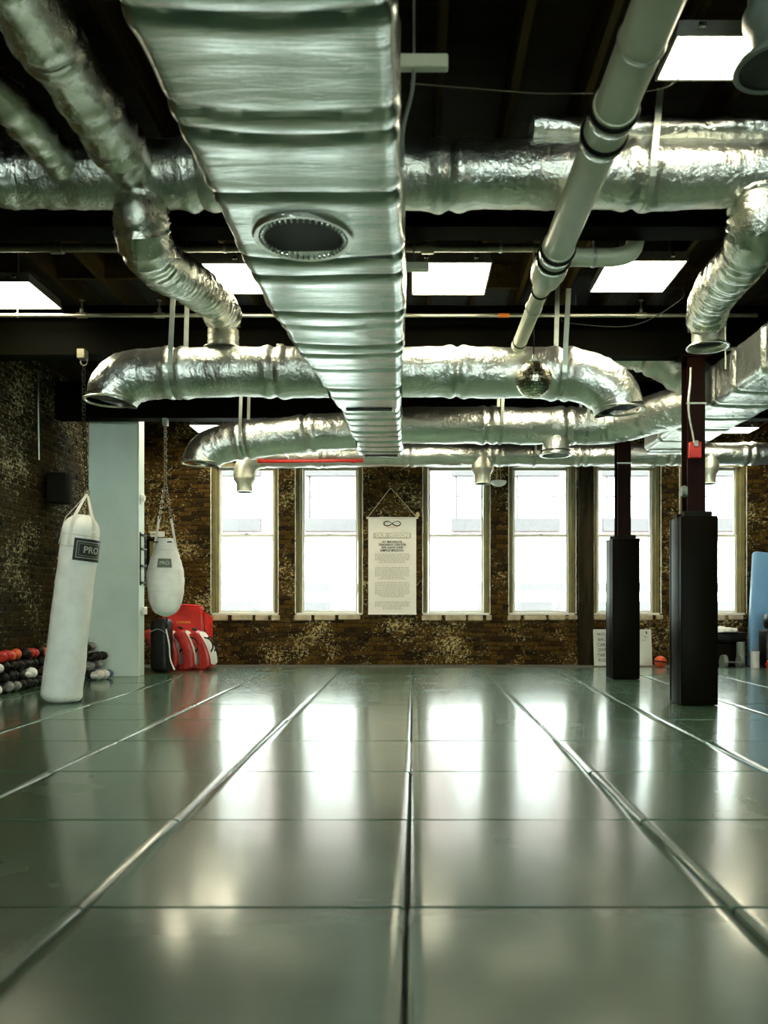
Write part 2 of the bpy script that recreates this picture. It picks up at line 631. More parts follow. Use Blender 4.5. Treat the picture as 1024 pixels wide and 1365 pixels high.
mat_src = [mat_mesh(0.994, 0.996, 3.1 * k).build('mat', 'mat_vinyl', fl) for k in range(5)]
mat_last = mat_mesh(0.994, 0.276, 5.5).build('mat', 'mat_vinyl', fl)
used = set()
for k in range(-5, 7):
    for j in range(-3, 10):
        y0 = 2.47 + j
        src = mat_last if j == 9 else mat_src[(k * 3 + j * 5) % 5]
        x0 = -0.017 + k
        if src.name not in used:
            o = src
            used.add(src.name)
        else:
            o = src.copy()
            COL.objects.link(o)
        w = 1.0
        o.scale = (1, 1, 1)
        if k == -5:
            o.scale = (0.47, 1, 1)
            x0 = XL + 0.01
        o.location = (x0 + random.uniform(-0.004, 0.004), y0 + 0.002, random.uniform(-0.0008, 0.0008))
        o.rotation_euler = (random.uniform(-0.0005, 0.0005), random.uniform(-0.0005, 0.0005), 0)

# brick layer ---------------------------------------------------------------
def brick_unit(seed):
    """unit brick: 1 x 1 front, sits proud of its bed by 1; chamfered arrises"""
    rnd = random.Random(seed)
    def j(s): return rnd.uniform(-s, s)
    c = 0.06
    back = [(-0.5, 0, -0.5), (0.5, 0, -0.5), (0.5, 0, 0.5), (-0.5, 0, 0.5)]
    mid = [(p[0] + j(0.012), 0.55, p[2] + j(0.04)) for p in back]
    front = [(p[0] * (1 - 2 * c * 0.5) + j(0.015), 1 + j(0.25), p[2] * (1 - 2 * c * 1.6) + j(0.05)) for p in back]
    mb = MB()
    f = []
    for a in range(4):
        b2 = (a + 1) % 4
        f += [(a, b2, b2 + 4, a + 4), (a + 4, b2 + 4, b2 + 8, a + 8)]
    f.append((8, 9, 10, 11))
    mb.add(back + mid + front, f)
    return mb


BR_L, BR_H, JOINT = 0.205, 0.0635, 0.012
COURSE = BR_H + JOINT


def brick_wall(parent, mat, spans, place, rank, z_max, n_parts, proud=0.014, seed=1):
    """spans(z): list of (a, b) along the wall; place(s, z): world matrix of a unit brick; rank(s, z): the larger shows larger"""
    rnd = random.Random(seed)
    bricks = []
    z = Z_SLAB + COURSE / 2
    k = 0
    while z < z_max:
        hdr = (k % 7 == 3)
        ln = BR_L / 2 - JOINT / 2 if hdr else BR_L
        off = (k % 2) * (ln + JOINT) / 2
        for (a, b2) in spans(z):
            s = a - off
            while s < b2 - 0.015:
                p, q = max(s, a), min(s + ln, b2)
                if q - p > 0.03:
                    bricks.append(((p + q) / 2, z + rnd.uniform(-0.003, 0.003), q - p, BR_H + rnd.uniform(-0.004, 0.004), proud * rnd.uniform(0.5, 1.25)))
                s += ln + JOINT
        z += COURSE
        k += 1
    bricks.sort(key=lambda t: -rank(t[0], t[1]))
    units = [brick_unit(seed * 10 + i) for i in range(4)]
    srcs = []
    for i, bk in enumerate(bricks[:n_parts]):
        M = place(bk[0], bk[1]) @ Matrix.Diagonal((bk[2], bk[4], bk[3], 1))
        if i < 4:
            o = units[i].build('brick', mat, parent, smooth=False)
            srcs.append(o)
        else:
            o = srcs[i % 4].copy()
            COL.objects.link(o)
        o.matrix_basis = M
    mb = MB()
    for i, bk in enumerate(bricks[n_parts:]):
        M = place(bk[0], bk[1]) @ Matrix.Diagonal((bk[2], bk[4], bk[3], 1))
        u = units[rnd.randrange(4)]
        mb.add([M @ Vector(p) for p in u.v], u.f)
    me = bpy.data.meshes.new('brickwork')
    me.from_pydata(mb.v, [], mb.f)
    me.materials.append(MATS[mat])
    o = bpy.data.objects.new('brickwork', me)
    COL.objects.link(o)
    o.parent = parent
    tag(o, kind='stuff')
    return len(bricks)


# back wall with six window openings
WZ0, WZ1, WZM = 0.79, 3.24, 2.065
WC = [-2.76, -1.385, 0.69, 2.09, 3.475, 4.87]
WHW = 0.545


def wall_with_holes(name, y0, y1, mat, WC=WC, WHW=WHW, WZ0=WZ0, WZ1=WZ1):
    mb = MB()
    xs = [XL - 0.3]
    for c in WC:
        xs += [c - WHW, c + WHW]
    xs.append(XR)
    for i in range(0, len(xs), 2):
        mb.box(xs[i], xs[i + 1], y0, y1, Z_SLAB, Z_DECK)
    for c in WC:
        mb.box(c - WHW, c + WHW, y0, y1, Z_SLAB, WZ0 - 0.031)
        mb.box(c - WHW, c + WHW, y0, y1, WZ1, Z_DECK)
    return mb.build(name, mat, smooth=False)


wb = wall_with_holes('wall_back', YB, YB + 0.34, 'mortar')
tag(wb, 'dark brown brick rear wall with worn cream paint and tall windows', None, None, 'structure')


def spans_back(z):
    a = XL
    if not (WZ0 - 0.10 < z < WZ1 + 0.02):
        return [(a, XR)]
    out = []
    for c in WC:
        out.append((a, c - WHW))
        a = c + WHW
    out.append((a, XR))
    return out


def rank_back(s, z):
    px = U0 + s * F_PX / YB
    py = V0 - (z - CAM_H) * F_PX / YB
    return -abs(px - 500) - 2.2 * max(0, 640 - py) - (600 if py > 889 else 0)


brick_wall(wb, 'brick_back', spans_back, lambda s, z: Matrix.Translation((s, YB, z)) @ Matrix.Rotation(PI, 4, 'Z'), rank_back, Z_DECK, 300, seed=2)

wl = MB().box(XL - 0.3, XL, YF, YB + 0.34, Z_SLAB, Z_DECK).build('wall_left', 'mortar', smooth=False)
tag(wl, 'dark brick side wall with chipped pale paint', None, None, 'structure')


def rank_left(s, z):
    py = V0 - (z - CAM_H) * F_PX / s
    px = U0 + XL * F_PX / s
    return -s * 10 - (4000 if px < -14 else 0) - (2000 if (py < 455 or py > 905) else 0)


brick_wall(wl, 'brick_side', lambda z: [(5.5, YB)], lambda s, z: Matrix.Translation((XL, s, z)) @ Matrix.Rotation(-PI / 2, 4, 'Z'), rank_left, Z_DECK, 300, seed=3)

wr = MB().box(XR, XR + 0.2, YF, YB + 0.34, Z_SLAB, Z_DECK).build('wall_right', 'dark_wall', smooth=False)
tag(wr, 'dark side wall on the right of the hall', None, None, 'structure')
WC_ADDED = [-3.45 + 1.97 * i for i in range(6)]  # centres of unseen front windows, added for daylight from behind
wf = wall_with_holes('wall_front', YF - 0.34, YF, 'dark_wall', WC_ADDED, WHW * 1.75, 0.3, 3.24)
tag(wf, 'dark front wall with added unseen windows behind the viewer', None, None, 'structure')

ce = MB().box(XL - 0.3, XR + 0.2, YF, YB + 0.34, Z_DECK, Z_DECK + 0.1).build('ceiling', 'deck_wood', smooth=False)
tag(ce, 'dark boarded ceiling carried on exposed timber joists', None, None, 'structure')
j0 = None
for k in range(-11, 18):
    x = 0.14 + 0.405 * k
    if j0 is None:
        j0 = MB().rbox(-0.022, 0.022, YF + 0.02, YB - 0.02, Z_JOIST, Z_DECK, 0.004, 1).build('joist', 'joist_wood', ce, smooth=False)
        o = j0
    else:
        o = j0.copy()
        COL.objects.link(o)
    o.location = (x, 0, 0)
# solid bridging between joists, a few places seen from below
br0 = None
for k, y in ((0, 3.6), (1, 3.6), (2, 3.6), (-7, 6.9), (-8, 6.9), (-6, 6.9), (2, 5.6), (3, 5.6), (1, 7.1), (4, 7.1), (5, 7.1), (-3, 7.1)):
    if br0 is None:
        br0 = MB().box(0.024, 0.381, -0.02, 0.02, Z_JOIST + 0.03, Z_DECK - 0.01).build('joist_block', 'joist_wood', ce, smooth=False)
        o = br0
    else:
        o = br0.copy()
        COL.objects.link(o)
    o.location = (0.14 + 0.405 * k, y, 0)

# beams on the column line
BEAM_Y = [5.0, 7.52, 10.05]
BEAM_LAB = ['dark steel ceiling beam nearest the camera, behind the cross duct',
            'dark steel ceiling beam above the nearer padded column',
            'dark steel ceiling beam above the farther padded column']
for y, lab in zip(BEAM_Y, BEAM_LAB):
    t = thing('ceiling_beam', lab, 'beam', (0, y, Z_BEAM), 'ceiling beams')
    MB().box(XL, XR, y - 0.012, y + 0.012, Z_BEAM + 0.015, Z_JOIST - 0.015).build('web', 'beam_paint', t, smooth=False)
    MB().box(XL, XR, y - 0.095, y + 0.095, Z_BEAM, Z_BEAM + 0.018).build('bottom_flange', 'beam_paint', t, smooth=False)
    MB().box(XL, XR, y - 0.095, y + 0.095, Z_JOIST - 0.018, Z_JOIST).build('top_flange', 'beam_paint', t, smooth=False)
    MB().box(XL, XR, y - 0.085, y - 0.06, Z_BEAM + 0.018, Z_JOIST - 0.018).build('face_plate', 'beam_paint', t, smooth=False)

# ------------------------------------------------------------------ windows
def window(i, c, front=False):
    w = bpy.data.objects.new('window_%d' % (i + 1), None)
    w.location = (c, YB + 0.12, WZ0)
    COL.objects.link(w)
    tag(w, 'tall double hung sash window in brick wall', None, None, 'structure')
    yo = YB + 0.02
    # deep wooden jambs, splayed a little
    jm = MB()
    for s in (-1, 1):
        p = [(c + s * (WHW - 0.012), yo, WZ0), (c + s * (WHW - 0.085), yo + 0.13, WZ0), (c + s * (WHW - 0.085), yo + 0.20, WZ0), (c + s * (WHW - 0.002), yo + 0.20, WZ0)]
        jm.add([(a, b2, z) for z in (WZ0 - 0.02, WZ1) for (a, b2, _) in p],
               [(0, 1, 5, 4), (1, 2, 6, 5), (2, 3, 7, 6), (3, 0, 4, 7), (0, 3, 2, 1), (4, 5, 6, 7)])
        jm.box(c + s * (WHW - 0.055) - 0.007, c + s * (WHW - 0.055) + 0.007, yo + 0.045, yo + 0.075, WZ0, WZ1)
    jm.box(c - WHW + 0.01, c + WHW - 0.01, yo, yo + 0.2, WZ1 - 0.06, WZ1)
    jm.build('window_frame', 'jamb_wood', w, smooth=False)
    # pale plaster line around the opening
    ck = MB()
    for s in (-1, 1):
        pts = []
        z = WZ0 - 0.01
        while z < WZ1:
            pts.append((c + s * (WHW + 0.003 + 0.004 * mn.noise(Vector((z * 9, c, s)))), YB - 0.012, z))
            z += 0.06
        ck.tube(pts, [0.008 + 0.004 * mn.noise(Vector((p[2] * 14, c, s * 2))) for p in pts], 6)
    ck.build('plaster_line', 'caulk', w)
    hw = WHW - 0.09
    yg = yo + 0.14
    for nm, za, zb, yy in (('sash', WZM - 0.02, WZ1 - 0.06, yg + 0.035), ('sash', WZ0 + 0.005, WZM + 0.02, yg)):
        s = MB()
        st, rl = 0.032, 0.035
        s.box(c - hw, c - hw + st, yy, yy + 0.03, za, zb)
        s.box(c + hw - st, c + hw, yy, yy + 0.03, za, zb)
        s.box(c - hw + st, c + hw - st, yy, yy + 0.03, za, za + rl)
        s.box(c - hw + st, c + hw - st, yy, yy + 0.03, zb - rl, zb)
        so = s.build('sash', 'window_paint', w, smooth=False)
        MB().box(c - hw + st, c + hw - st, yy + 0.012, yy + 0.016, za + rl, zb - rl).build('pane', 'window_glass', so, smooth=False)
    MB().rbox(c - 0.03, c + 0.03, yg - 0.02, yg + 0.01, WZM + 0.02, WZM + 0.035, 0.004, 1).build('sash_lock', 'clamp_steel', w)
    MB().box(c - WHW + 0.005, c + WHW - 0.005, yo + 0.005, YB + 0.34, WZ0 - 0.03, WZ0 + 0.004).build('stool', 'window_paint', w, smooth=False)
    # broken pale stones under the sill
    rnd = random.Random(i + 40)
    x = c - WHW - 0.02
    while x < c + WHW - 0.05:
        L = rnd.uniform(0.2, 0.4)
        x1 = min(x + L, c + WHW + 0.03)
        MB().rbox(x, x1, YB - 0.05 + rnd.uniform(0, 0.02), YB + 0.06, WZ0 - 0.115 + rnd.uniform(-0.01, 0.01), WZ0 - 0.03 + rnd.uniform(-0.008, 0.004), 0.012, 1).build('sill_stone', 'sill_stone', w, smooth=False)
        x = x1 + rnd.uniform(0.03, 0.07)
    if front:                      # the same window turned round, added behind the viewer to bring in daylight
        w.location = (c, YF - 0.12, 0.3)
        w.rotation_euler = (0, 0, PI)
        w.scale = (1.75, 1, 1.2)


for i, c in enumerate(WC):
    window(i, c)
for i, c in enumerate(WC_ADDED):
    window(i + 6, c, True)

# dark timber post on the rear wall between the fourth and fifth windows
t = thing('wooden_post', 'dark stained timber post against rear wall between two windows', 'post', (2.78, YB - 0.1, Z_SLAB))
MB().rbox(2.665, 2.905, YB - 0.14, YB - 0.026, Z_SLAB, 3.30, 0.012, 2).build('shaft', 'post_wood', t)
MB().rbox(2.69, 2.71, YB - 0.155, YB - 0.13, Z_SLAB, 3.28, 0.005, 1).build('edge_strip', 'post_wood', t)

# ------------------------------------------------------------------ outside
st = MB().box(-50, 50, -50, 60, -3.4, -3.2).build('ground', 'street_concrete', smooth=False)
tag(st, 'pale street pavement outside below the windows', 'street', None, 'structure')
FY = 22.5
fb = thing('street_building', 'pale brick building across the street seen through windows', 'building', (0, FY, -3.2))
fwins = [(-7.6, 1.2), (-5.0, 1.15), (-2.35, 1.25), (1.75, 1.15), (3.45, 1.1), (6.1, 1.35), (8.8, 1.2)]
FZ0, FZ1 = 3.35, 4.55
mb = MB()
xa = -16
for (c, w) in fwins:
    mb.box(xa, c - w / 2, FY, FY + 0.3, 2.7, 6.0)
    mb.box(c - w / 2, c + w / 2, FY, FY + 0.3, 2.7, FZ0)
    mb.box(c - w / 2, c + w / 2, FY, FY + 0.3, FZ1, 6.0)
    xa = c + w / 2
mb.box(xa, 18, FY, FY + 0.3, 2.7, 6.0)
mb.build('wall', 'facade_brick', fb, smooth=False)
for (c, w) in fwins:
    fw = MB().box(c - w / 2, c + w / 2, FY + 0.10, FY + 0.14, FZ0, FZ1).build('window', 'facade_pale', fb, smooth=False)
    MB().box(c - w / 2 - 0.1, c + w / 2 + 0.1, FY - 0.06, FY + 0.1, FZ1, FZ1 + 0.26).build('lintel', 'facade_stone', fb, smooth=False)
    MB().box(c - w / 2 - 0.1, c + w / 2 + 0.1, FY - 0.08, FY + 0.1, FZ0 - 0.36, FZ0).build('window_sill', 'facade_stone', fb, smooth=False)
    MB().box(c - w / 2, c - w / 2 + 0.05, FY + 0.04, FY + 0.10, FZ0, FZ1).build('window_frame', 'facade_trim', fb, smooth=False)
    MB().box(c - w / 2 + 0.05, c + w / 2, FY + 0.06, FY + 0.10, FZ0 + 0.62, FZ0 + 0.66).build('sash_rail', 'facade_trim', fb, smooth=False)
MB().box(-16, 18, FY - 0.25, FY + 0.4, 6.0, 6.3).build('cornice', 'facade_trim', fb, smooth=False)
MB().box(-16, 18, FY - 0.05, FY + 0.3, -3.2, 2.7).build('shopfront', 'facade_pale', fb, smooth=False)
for (c, w) in fwins:
    MB().box(c - w / 2 - 0.25, c + w / 2 + 0.2, FY - 0.12, FY - 0.05, 1.30, 1.52).build('shop_band', 'facade_band', fb, smooth=False)
    MB().box(c - w / 2 - 0.2, c + w / 2 + 0.1, FY - 0.10, FY - 0.05, 0.55, 1.0).build('shop_sign', 'facade_trim', fb, smooth=False)

# ------------------------------------------------------------------ white pillar at the left wall
t = thing('white_pillar', 'tall white boxed pillar beside the left brick wall', 'pillar', (-3.9, 10.42, 0))
MB().rbox(-4.21, -3.565, 10.31, 10.54, 0.0, Z_JOIST, 0.006, 1).build('shaft', 'plaster_white', t, smooth=False)
MB().rbox(-3.575, -3.555, 10.30, 10.33, 0.0, Z_JOIST, 0.004, 1).build('corner_bead', 'plaster_white', t, smooth=False)
g = thing('smoke_detector', 'small round white detector on the side of the white pillar', 'detector', (-3.56, 10.42, 2.28))
MB().lathe([(0.0, 0.0), (0.055, 0.0), (0.055, 0.02), (0.035, 0.045), (0.0, 0.05)], (-3.555, 10.4, 2.32), 20, Matrix.Rotation(PI / 2, 4, 'Y')).build('housing', 'white_plastic', g)
MB().box(-3.556, -3.545, 10.36, 10.44, 2.24, 2.30).build('back_plate', 'white_plastic', g, smooth=False)
exec_frames = [(10.335, 1.24, 1.83)]
t = thing('coat_rack', 'black slatted rack on the side of the white pillar', 'rack', (-3.55, 10.45, 1.2))
for z in (1.20, 1.42, 1.64, 1.82):
    MB().rbox(-3.552, -3.525, 10.32, 10.53, z, z + 0.03, 0.004, 1).build('bar', 'black_plastic', t, smooth=False)
for y in (10.325, 10.515):
    MB().rbox(-3.553, -3.54, y, y + 0.02, 1.18, 1.87, 0.003, 1).build('upright', 'black_plastic', t, smooth=False)
t = thing('wall_switch', 'small white box low on the side of the white pillar', 'switch', (-3.55, 10.45, 0.75))
MB().rbox(-3.553, -3.52, 10.40, 10.53, 0.80, 0.90, 0.006, 1).build('cover_plate', 'white_plastic', t)
MB().rbox(-3.522, -3.514, 10.44, 10.49, 0.835, 0.865, 0.003, 1).build('toggle', 'white_plastic', t)

# framed boards on the rear wall near the corner
t = thing('framed_board', 'dark framed board on rear wall behind the teardrop bag', 'frame', (-4.15, YB - 0.05, 1.3))
MB().box(-4.31, -4.02, YB - 0.03, YB - 0.018, 1.26, 1.96).build('board', 'jamb_wood', t, smooth=False)
for (a, b2, c, d) in ((-4.34, -4.30, 1.22, 2.0), (-4.03, -3.99, 1.22, 2.0), (-4.34, -3.99, 1.22, 1.26), (-4.34, -3.99, 1.96, 2.0)):
    MB().box(a, b2, YB - 0.045, YB - 0.018, c, d).build('frame_rail', 'black_plastic', t, smooth=False)
t = thing('wall_notice', 'small pale notice on rear wall above the teardrop bag', 'notice', (-4.1, YB, 2.0))
MB().rbox(-4.29, -4.06, YB - 0.03, YB - 0.018, 2.03, 2.12, 0.003, 1, Matrix.Translation((0, 0, 0))).build('sheet', 'white_plastic', t)
MB().box(-4.27, -4.20, YB - 0.032, YB - 0.030, 2.06, 2.09).build('mark', 'print_grey', t, smooth=False)

# ------------------------------------------------------------------ columns and pads
def column(y, lab_c, lab_p):
    x = 2.635
    t = thing('steel_column', lab_c, 'column', (x, y, Z_SLAB))
    MB().box(x - 0.083, x + 0.083, y - 0.083, y - 0.071, Z_SLAB, Z_BEAM - 0.012).build('front_flange', 'red_steel', t, smooth=False)
    MB().box(x - 0.083, x + 0.083, y + 0.071, y + 0.083, Z_SLAB, Z_BEAM - 0.012).build('back_flange', 'red_steel', t, smooth=False)
    MB().box(x - 0.008, x + 0.008, y - 0.071, y + 0.071, Z_SLAB, Z_BEAM - 0.012).build('web', 'red_steel', t, smooth=False)
    MB().box(x - 0.14, x + 0.14, y - 0.1, y + 0.1, Z_BEAM - 0.013, Z_BEAM - 0.001).build('cap_plate', 'red_steel', t, smooth=False)
    p = thing('column_pad', lab_p, 'pad', (x, y, 0))
    h = 1.80
    a, th = 0.172, 0.052
    MB().rbox(x - a, x + a, y - a, y - a + th, 0.004, h - 0.045, 0.012, 2).build('pad_panel', 'black_vinyl', p)
    MB().rbox(x - a, x + a, y + a - th, y + a, 0.004, h - 0.045, 0.012, 2).build('pad_panel', 'black_vinyl', p)
    for s in (-1, 1):
        MB().rbox(x + s * (a - th / 2) - th / 2, x + s * (a - th / 2) + th / 2, y - a + th + 0.004, y + a - th - 0.004, 0.004, h - 0.05, 0.012, 2).build('pad_panel', 'black_vinyl', p)
    MB().rbox(x - a + 0.04, x + a - 0.04, y - a + 0.04, y - 0.085, 0.02, h, 0.006, 1).build('foam_liner', 'black_rubber', p)
    MB().rbox(x - a + 0.04, x + a - 0.04, y + 0.085, y + a - 0.04, 0.02, h, 0.006, 1).build('foam_liner', 'black_rubber', p)
    return t


column(7.525, 'dark steel column with red alarm box, nearer of the two', 'black vinyl pads wrapped around the nearer steel column')
column(10.07, 'dark red steel column, farther of the two', 'black vinyl pads wrapped around the farther steel column')
# alarm box, conduit and sounder on the near column
yc = 7.525 - 0.083
t = thing('alarm_box', 'red alarm box with conduit on the nearer steel column', 'alarm', at(925, 602, yc))
p = at(925, 601, yc)
MB().rbox(p.x - 0.055, p.x + 0.055, yc - 0.055, yc - 0.001, p.z - 0.075, p.z + 0.075, 0.006, 1).build('housing', 'red_paint', t)
MB().rbox(p.x - 0.022, p.x + 0.022, yc - 0.07, yc - 0.05, p.z + 0.03, p.z + 0.085, 0.004, 1).build('connector', 'hanger_steel', t)
cp = [at(921, 490, yc - 0.02), at(920.5, 510, yc - 0.02), at(918, 535, yc - 0.025), at(919, 555, yc - 0.025), at(923, 575, yc - 0.03), at(926, 592, yc - 0.05)]
MB().tube(smooth_path(cp, 0.02), 0.011, 8).build('conduit', 'hanger_steel', t)
t = thing('alarm_sounder', 'small round dark sounder on the flank of the nearer column', 'sounder', at(907, 655, 7.5))
p = at(908, 655, 7.48)
MB().lathe([(0, 0), (0.05, 0), (0.055, 0.02), (0.045, 0.045), (0, 0.05)], (2.551, 7.48, p.z), 18, Matrix.Rotation(-PI / 2, 4, 'Y')).build('horn', 'grey_plastic', t)
MB().box(2.545, 2.553, 7.44, 7.52, p.z - 0.04, p.z + 0.04).build('mounting_plate', 'grey_plastic', t, smooth=False)
# wires strapped across the columns
for (y, py, lab) in ((7.525, 537, 'thin steel cable strap around the nearer column'), (10.07, 617, 'thin steel cable strap around the farther column')):
    p = at(900, py, y - 0.1)
    t = MB().box(2.54, 2.73, y - 0.092, y - 0.084, p.z - 0.008, p.z + 0.008).build('cable_strap', 'hanger_steel', smooth=False)
    tag(t, lab, 'strap')

# ------------------------------------------------------------------ ceiling light panels
def light_panel(x0, x1, y0, y1, lab, z=3.607):
    t = thing('ceiling_light', lab, 'light', ((x0 + x1) / 2, (y0 + y1) / 2, z), 'flat ceiling light panels')
    e = 0.012
    ho = MB().box(x0, x1, y0, y1, z + 0.012, z + 0.075).build('housing', 'fixture_body', t, smooth=False)
    fr = MB()
    fr.box(x0 - e, x0, y0 - e, y1 + e, z - 0.004, z + 0.02)
    fr.box(x1, x1 + e, y0 - e, y1 + e, z - 0.004, z + 0.02)
    fr.box(x0, x1, y0 - e, y0, z - 0.004, z + 0.02)
    fr.box(x0, x1, y1, y1 + e, z - 0.004, z + 0.02)
    fr.build('frame', 'fixture_body', t, smooth=False)
    MB().box(x0, x1, y0, y1, z, z + 0.011).build('diffuser', 'light_panel', t, smooth=False)
    for k, xx in enumerate((x0 + 0.09, x1 - 0.13)):
        MB().rbox(xx, xx + 0.035, y0 - 0.03, y0 - 0.001, z + 0.022, z + 0.05, 0.004, 1).build('clip', 'clamp_steel', ho)
        MB().tube([(xx + 0.015, y0 + 0.06, z + 0.075), (xx + 0.015, y0 + 0.06, Z_DECK)], 0.004, 6).build('hanger_wire', 'hanger_steel', t)


light_panel(-3.80, -3.19, 6.60, 7.20, 'bright ceiling panel by the left edge of the photo')
light_panel(-1.90, -1.29, 6.25, 6.85, 'bright ceiling panel beside the left flexible duct')
light_panel(-0.01, 0.60, 6.23, 6.87, 'bright ceiling panel just right of the big central duct')
light_panel(1.51, 2.12, 6.20, 6.81, 'bright ceiling panel behind the pipe elbow')
light_panel(1.24, 1.85, 3.745, 4.05, 'near bright ceiling panel at the top right')
light_panel(-3.35, -2.74, 11.90, 12.40, 'far bright ceiling panel above the teardrop bag')
light_panel(4.72, 5.22, 12.05, 12.45, 'far bright ceiling panel at right above the yellow lit duct')
for (x, y, lab) in ((-1.6, 10.55, 'ceiling panel behind the rear beam left of the banner'), (0.25, 10.75, 'added unseen ceiling panel behind the rear beam above the banner'),  # the panel above the banner is unseen, added to brighten it
                    (2.75, 10.55, 'ceiling panel behind the rear beam by the columns'), (-3.2, 10.75, 'ceiling panel behind the rear beam by the pillar'),
                    (-1.65, 7.75, 'added unseen ceiling panel behind the middle beam at left'), (1.4, 7.75, 'added unseen ceiling panel behind the middle beam at right'),  # both unseen, added to light the rear branch duct
                    (4.6, 10.6, 'added unseen ceiling panel behind the rear beam at right'), (4.2, 3.6, 'added unseen ceiling panel over the right aisle of the hall'),  # unseen panels added for more light on the right side
                    (-0.6, 0.6, 'added unseen ceiling panel above the near end of the central duct')):  # unseen, added to light the feeders and the central duct
    light_panel(x - 0.3, x + 0.3, y, y + 0.6, lab)

# ------------------------------------------------------------------ main central duct (rectangular, wrapped)
def rect_duct(prof, pinches, seed, seg_w=40, seg_h=14):
    """prof(y) -> x0, x1, z0, z1 ; rows list of y"""
    ys, fn = prof
    mb = MB()
    ring = []
    vs_, fs = [], []
    n = None
    for y in ys:
        x0, x1, z0, z1 = fn(y)
        cr = 0.05
        pts = []
        def arc(cx_, cz_, a0):
            for k in range(6):
                a = a0 + PI / 2 * k / 5
                pts.append((cx_ + cr * math.cos(a), cz_ + cr * math.sin(a)))
        # bottom from left to right, then up the right side, top, left
        arc(x0 + cr, z0 + cr, PI)
        for k in range(1, seg_w):
            pts.append((x0 + cr + (x1 - x0 - 2 * cr) * k / seg_w, z0))
        arc(x1 - cr, z0 + cr, -PI / 2)
        for k in range(1, seg_h):
            pts.append((x1, z0 + cr + (z1 - z0 - 2 * cr) * k / seg_h))
        arc(x1 - cr, z1 - cr, 0)
        for k in range(1, 12):
            pts.append((x1 - cr - (x1 - x0 - 2 * cr) * k / 12, z1))
        arc(x0 + cr, z1 - cr, PI / 2)
        for k in range(1, seg_h):
            pts.append((x0, z1 - cr - (z1 - z0 - 2 * cr) * k / seg_h))
        n = len(pts)
        cxm, czm = (x0 + x1) / 2, (z0 + z1) / 2
        for (x, z) in pts:
            d = Vector(((x - cxm) / (x1 - x0), 0, (z - czm) / (z1 - z0)))
            m_ = max(abs(d.x), abs(d.z))
            nrm = Vector((d.x if abs(d.x) > 0.49 else 0, 0, d.z if abs(d.z) > 0.49 else 0))
            nrm = nrm.normalized() if nrm.length > 0 else d.normalized()
            q = Vector((x * 1.1 + seed, y * 6.5, z * 1.1))
            h = 0.007 * mn.noise(q * 0.5) + 0.0035 * mn.noise(q * 1.7 + Vector((0, 3, 0))) + 0.0012 * mn.noise(Vector((x * 9, y * 30, z * 9)))
            # soft pillowing between seams
            for (s, dep) in pinches:
                yy = y + 0.05 * mn.noise(Vector((x * 1.6, s * 5, seed))) + 0.03 * ((x - cxm) / (x1 - x0)) ** 2 * 4
                t_ = abs(yy - s)
                h -= dep * math.exp(-(t_ / 0.022) ** 2)
                h += 0.35 * dep * math.exp(-((t_ - 0.075) / 0.05) ** 2)
            vs_.append(Vector((x, y, z)) + nrm * h)
    for i in range(len(ys) - 1):
        for k in range(n):
            a, b2 = i * n + k, i * n + (k + 1) % n
            fs.append((a, b2, b2 + n, a + n))
    fs.append(tuple(range(n)))
    fs.append(tuple((len(ys) - 1) * n + k for k in reversed(range(n))))
    return mb.add(vs_, fs)


def frange(a, b2, s):
    n = int(round((b2 - a) / s))
    return [a + (b2 - a) * i / n for i in range(n + 1)]


ZM0, ZM1 = 2.72, 3.13


def main_fn(y):
    k = max(0.0, min(1.0, (y - 4.7) / (7.28 - 4.7)))
    return (-0.89 + 0.185 * k, -0.06 - 0.055 * k, ZM0, ZM1 - 0.02 * k)


md = thing('main_air_duct', 'large rectangular foil wrapped air duct running along the ceiling centre', 'air duct', (-0.47, 4.0, ZM0))
pin = [(1.2, 0.02), (1.9, 0.02), (2.42, 0.02), (2.91, 0.012), (3.05, 0.020), (3.5, 0.026), (4.14, 0.03), (4.36, 0.028), (4.9, 0.028), (5.12, 0.014), (5.5, 0.024), (5.7, 0.028), (6.1, 0.014), (6.62, 0.026), (6.9, 0.016)]
rect_duct((frange(-1.0, 7.28, 0.02), main_fn), pin, 3.0).build('duct_body', 'foil_wrap', md)
pin2 = [(7.6, 0.014), (7.85, 0.02), (8.1, 0.012), (8.4, 0.02), (8.65, 0.012), (8.9, 0.02), (9.2, 0.014), (9.5, 0.02)]
rect_duct((frange(7.20, 9.72, 0.02), lambda y: (-0.685, -0.13, ZM0 + 0.03, ZM1 - 0.05)), pin2, 8.0, 26, 12).build('reduced_section', 'foil_wrap', md)
# slot outlets at the two ends of the bottom
for (x0, x1, y0, z) in ((-0.62, -0.20, 7.255, ZM0), (-0.60, -0.20, 9.70, ZM0 + 0.03)):
    MB().rbox(x0, x1, y0, y0 + 0.06, z - 0.012, z + 0.045, 0.006, 1).build('slot_outlet', 'duct_inside', md)
    MB().rbox(x0 - 0.02, x1 + 0.02, y0 + 0.045, y0 + 0.07, z - 0.018, z - 0.004, 0.004, 1).build('slot_lip', 'tape', md)
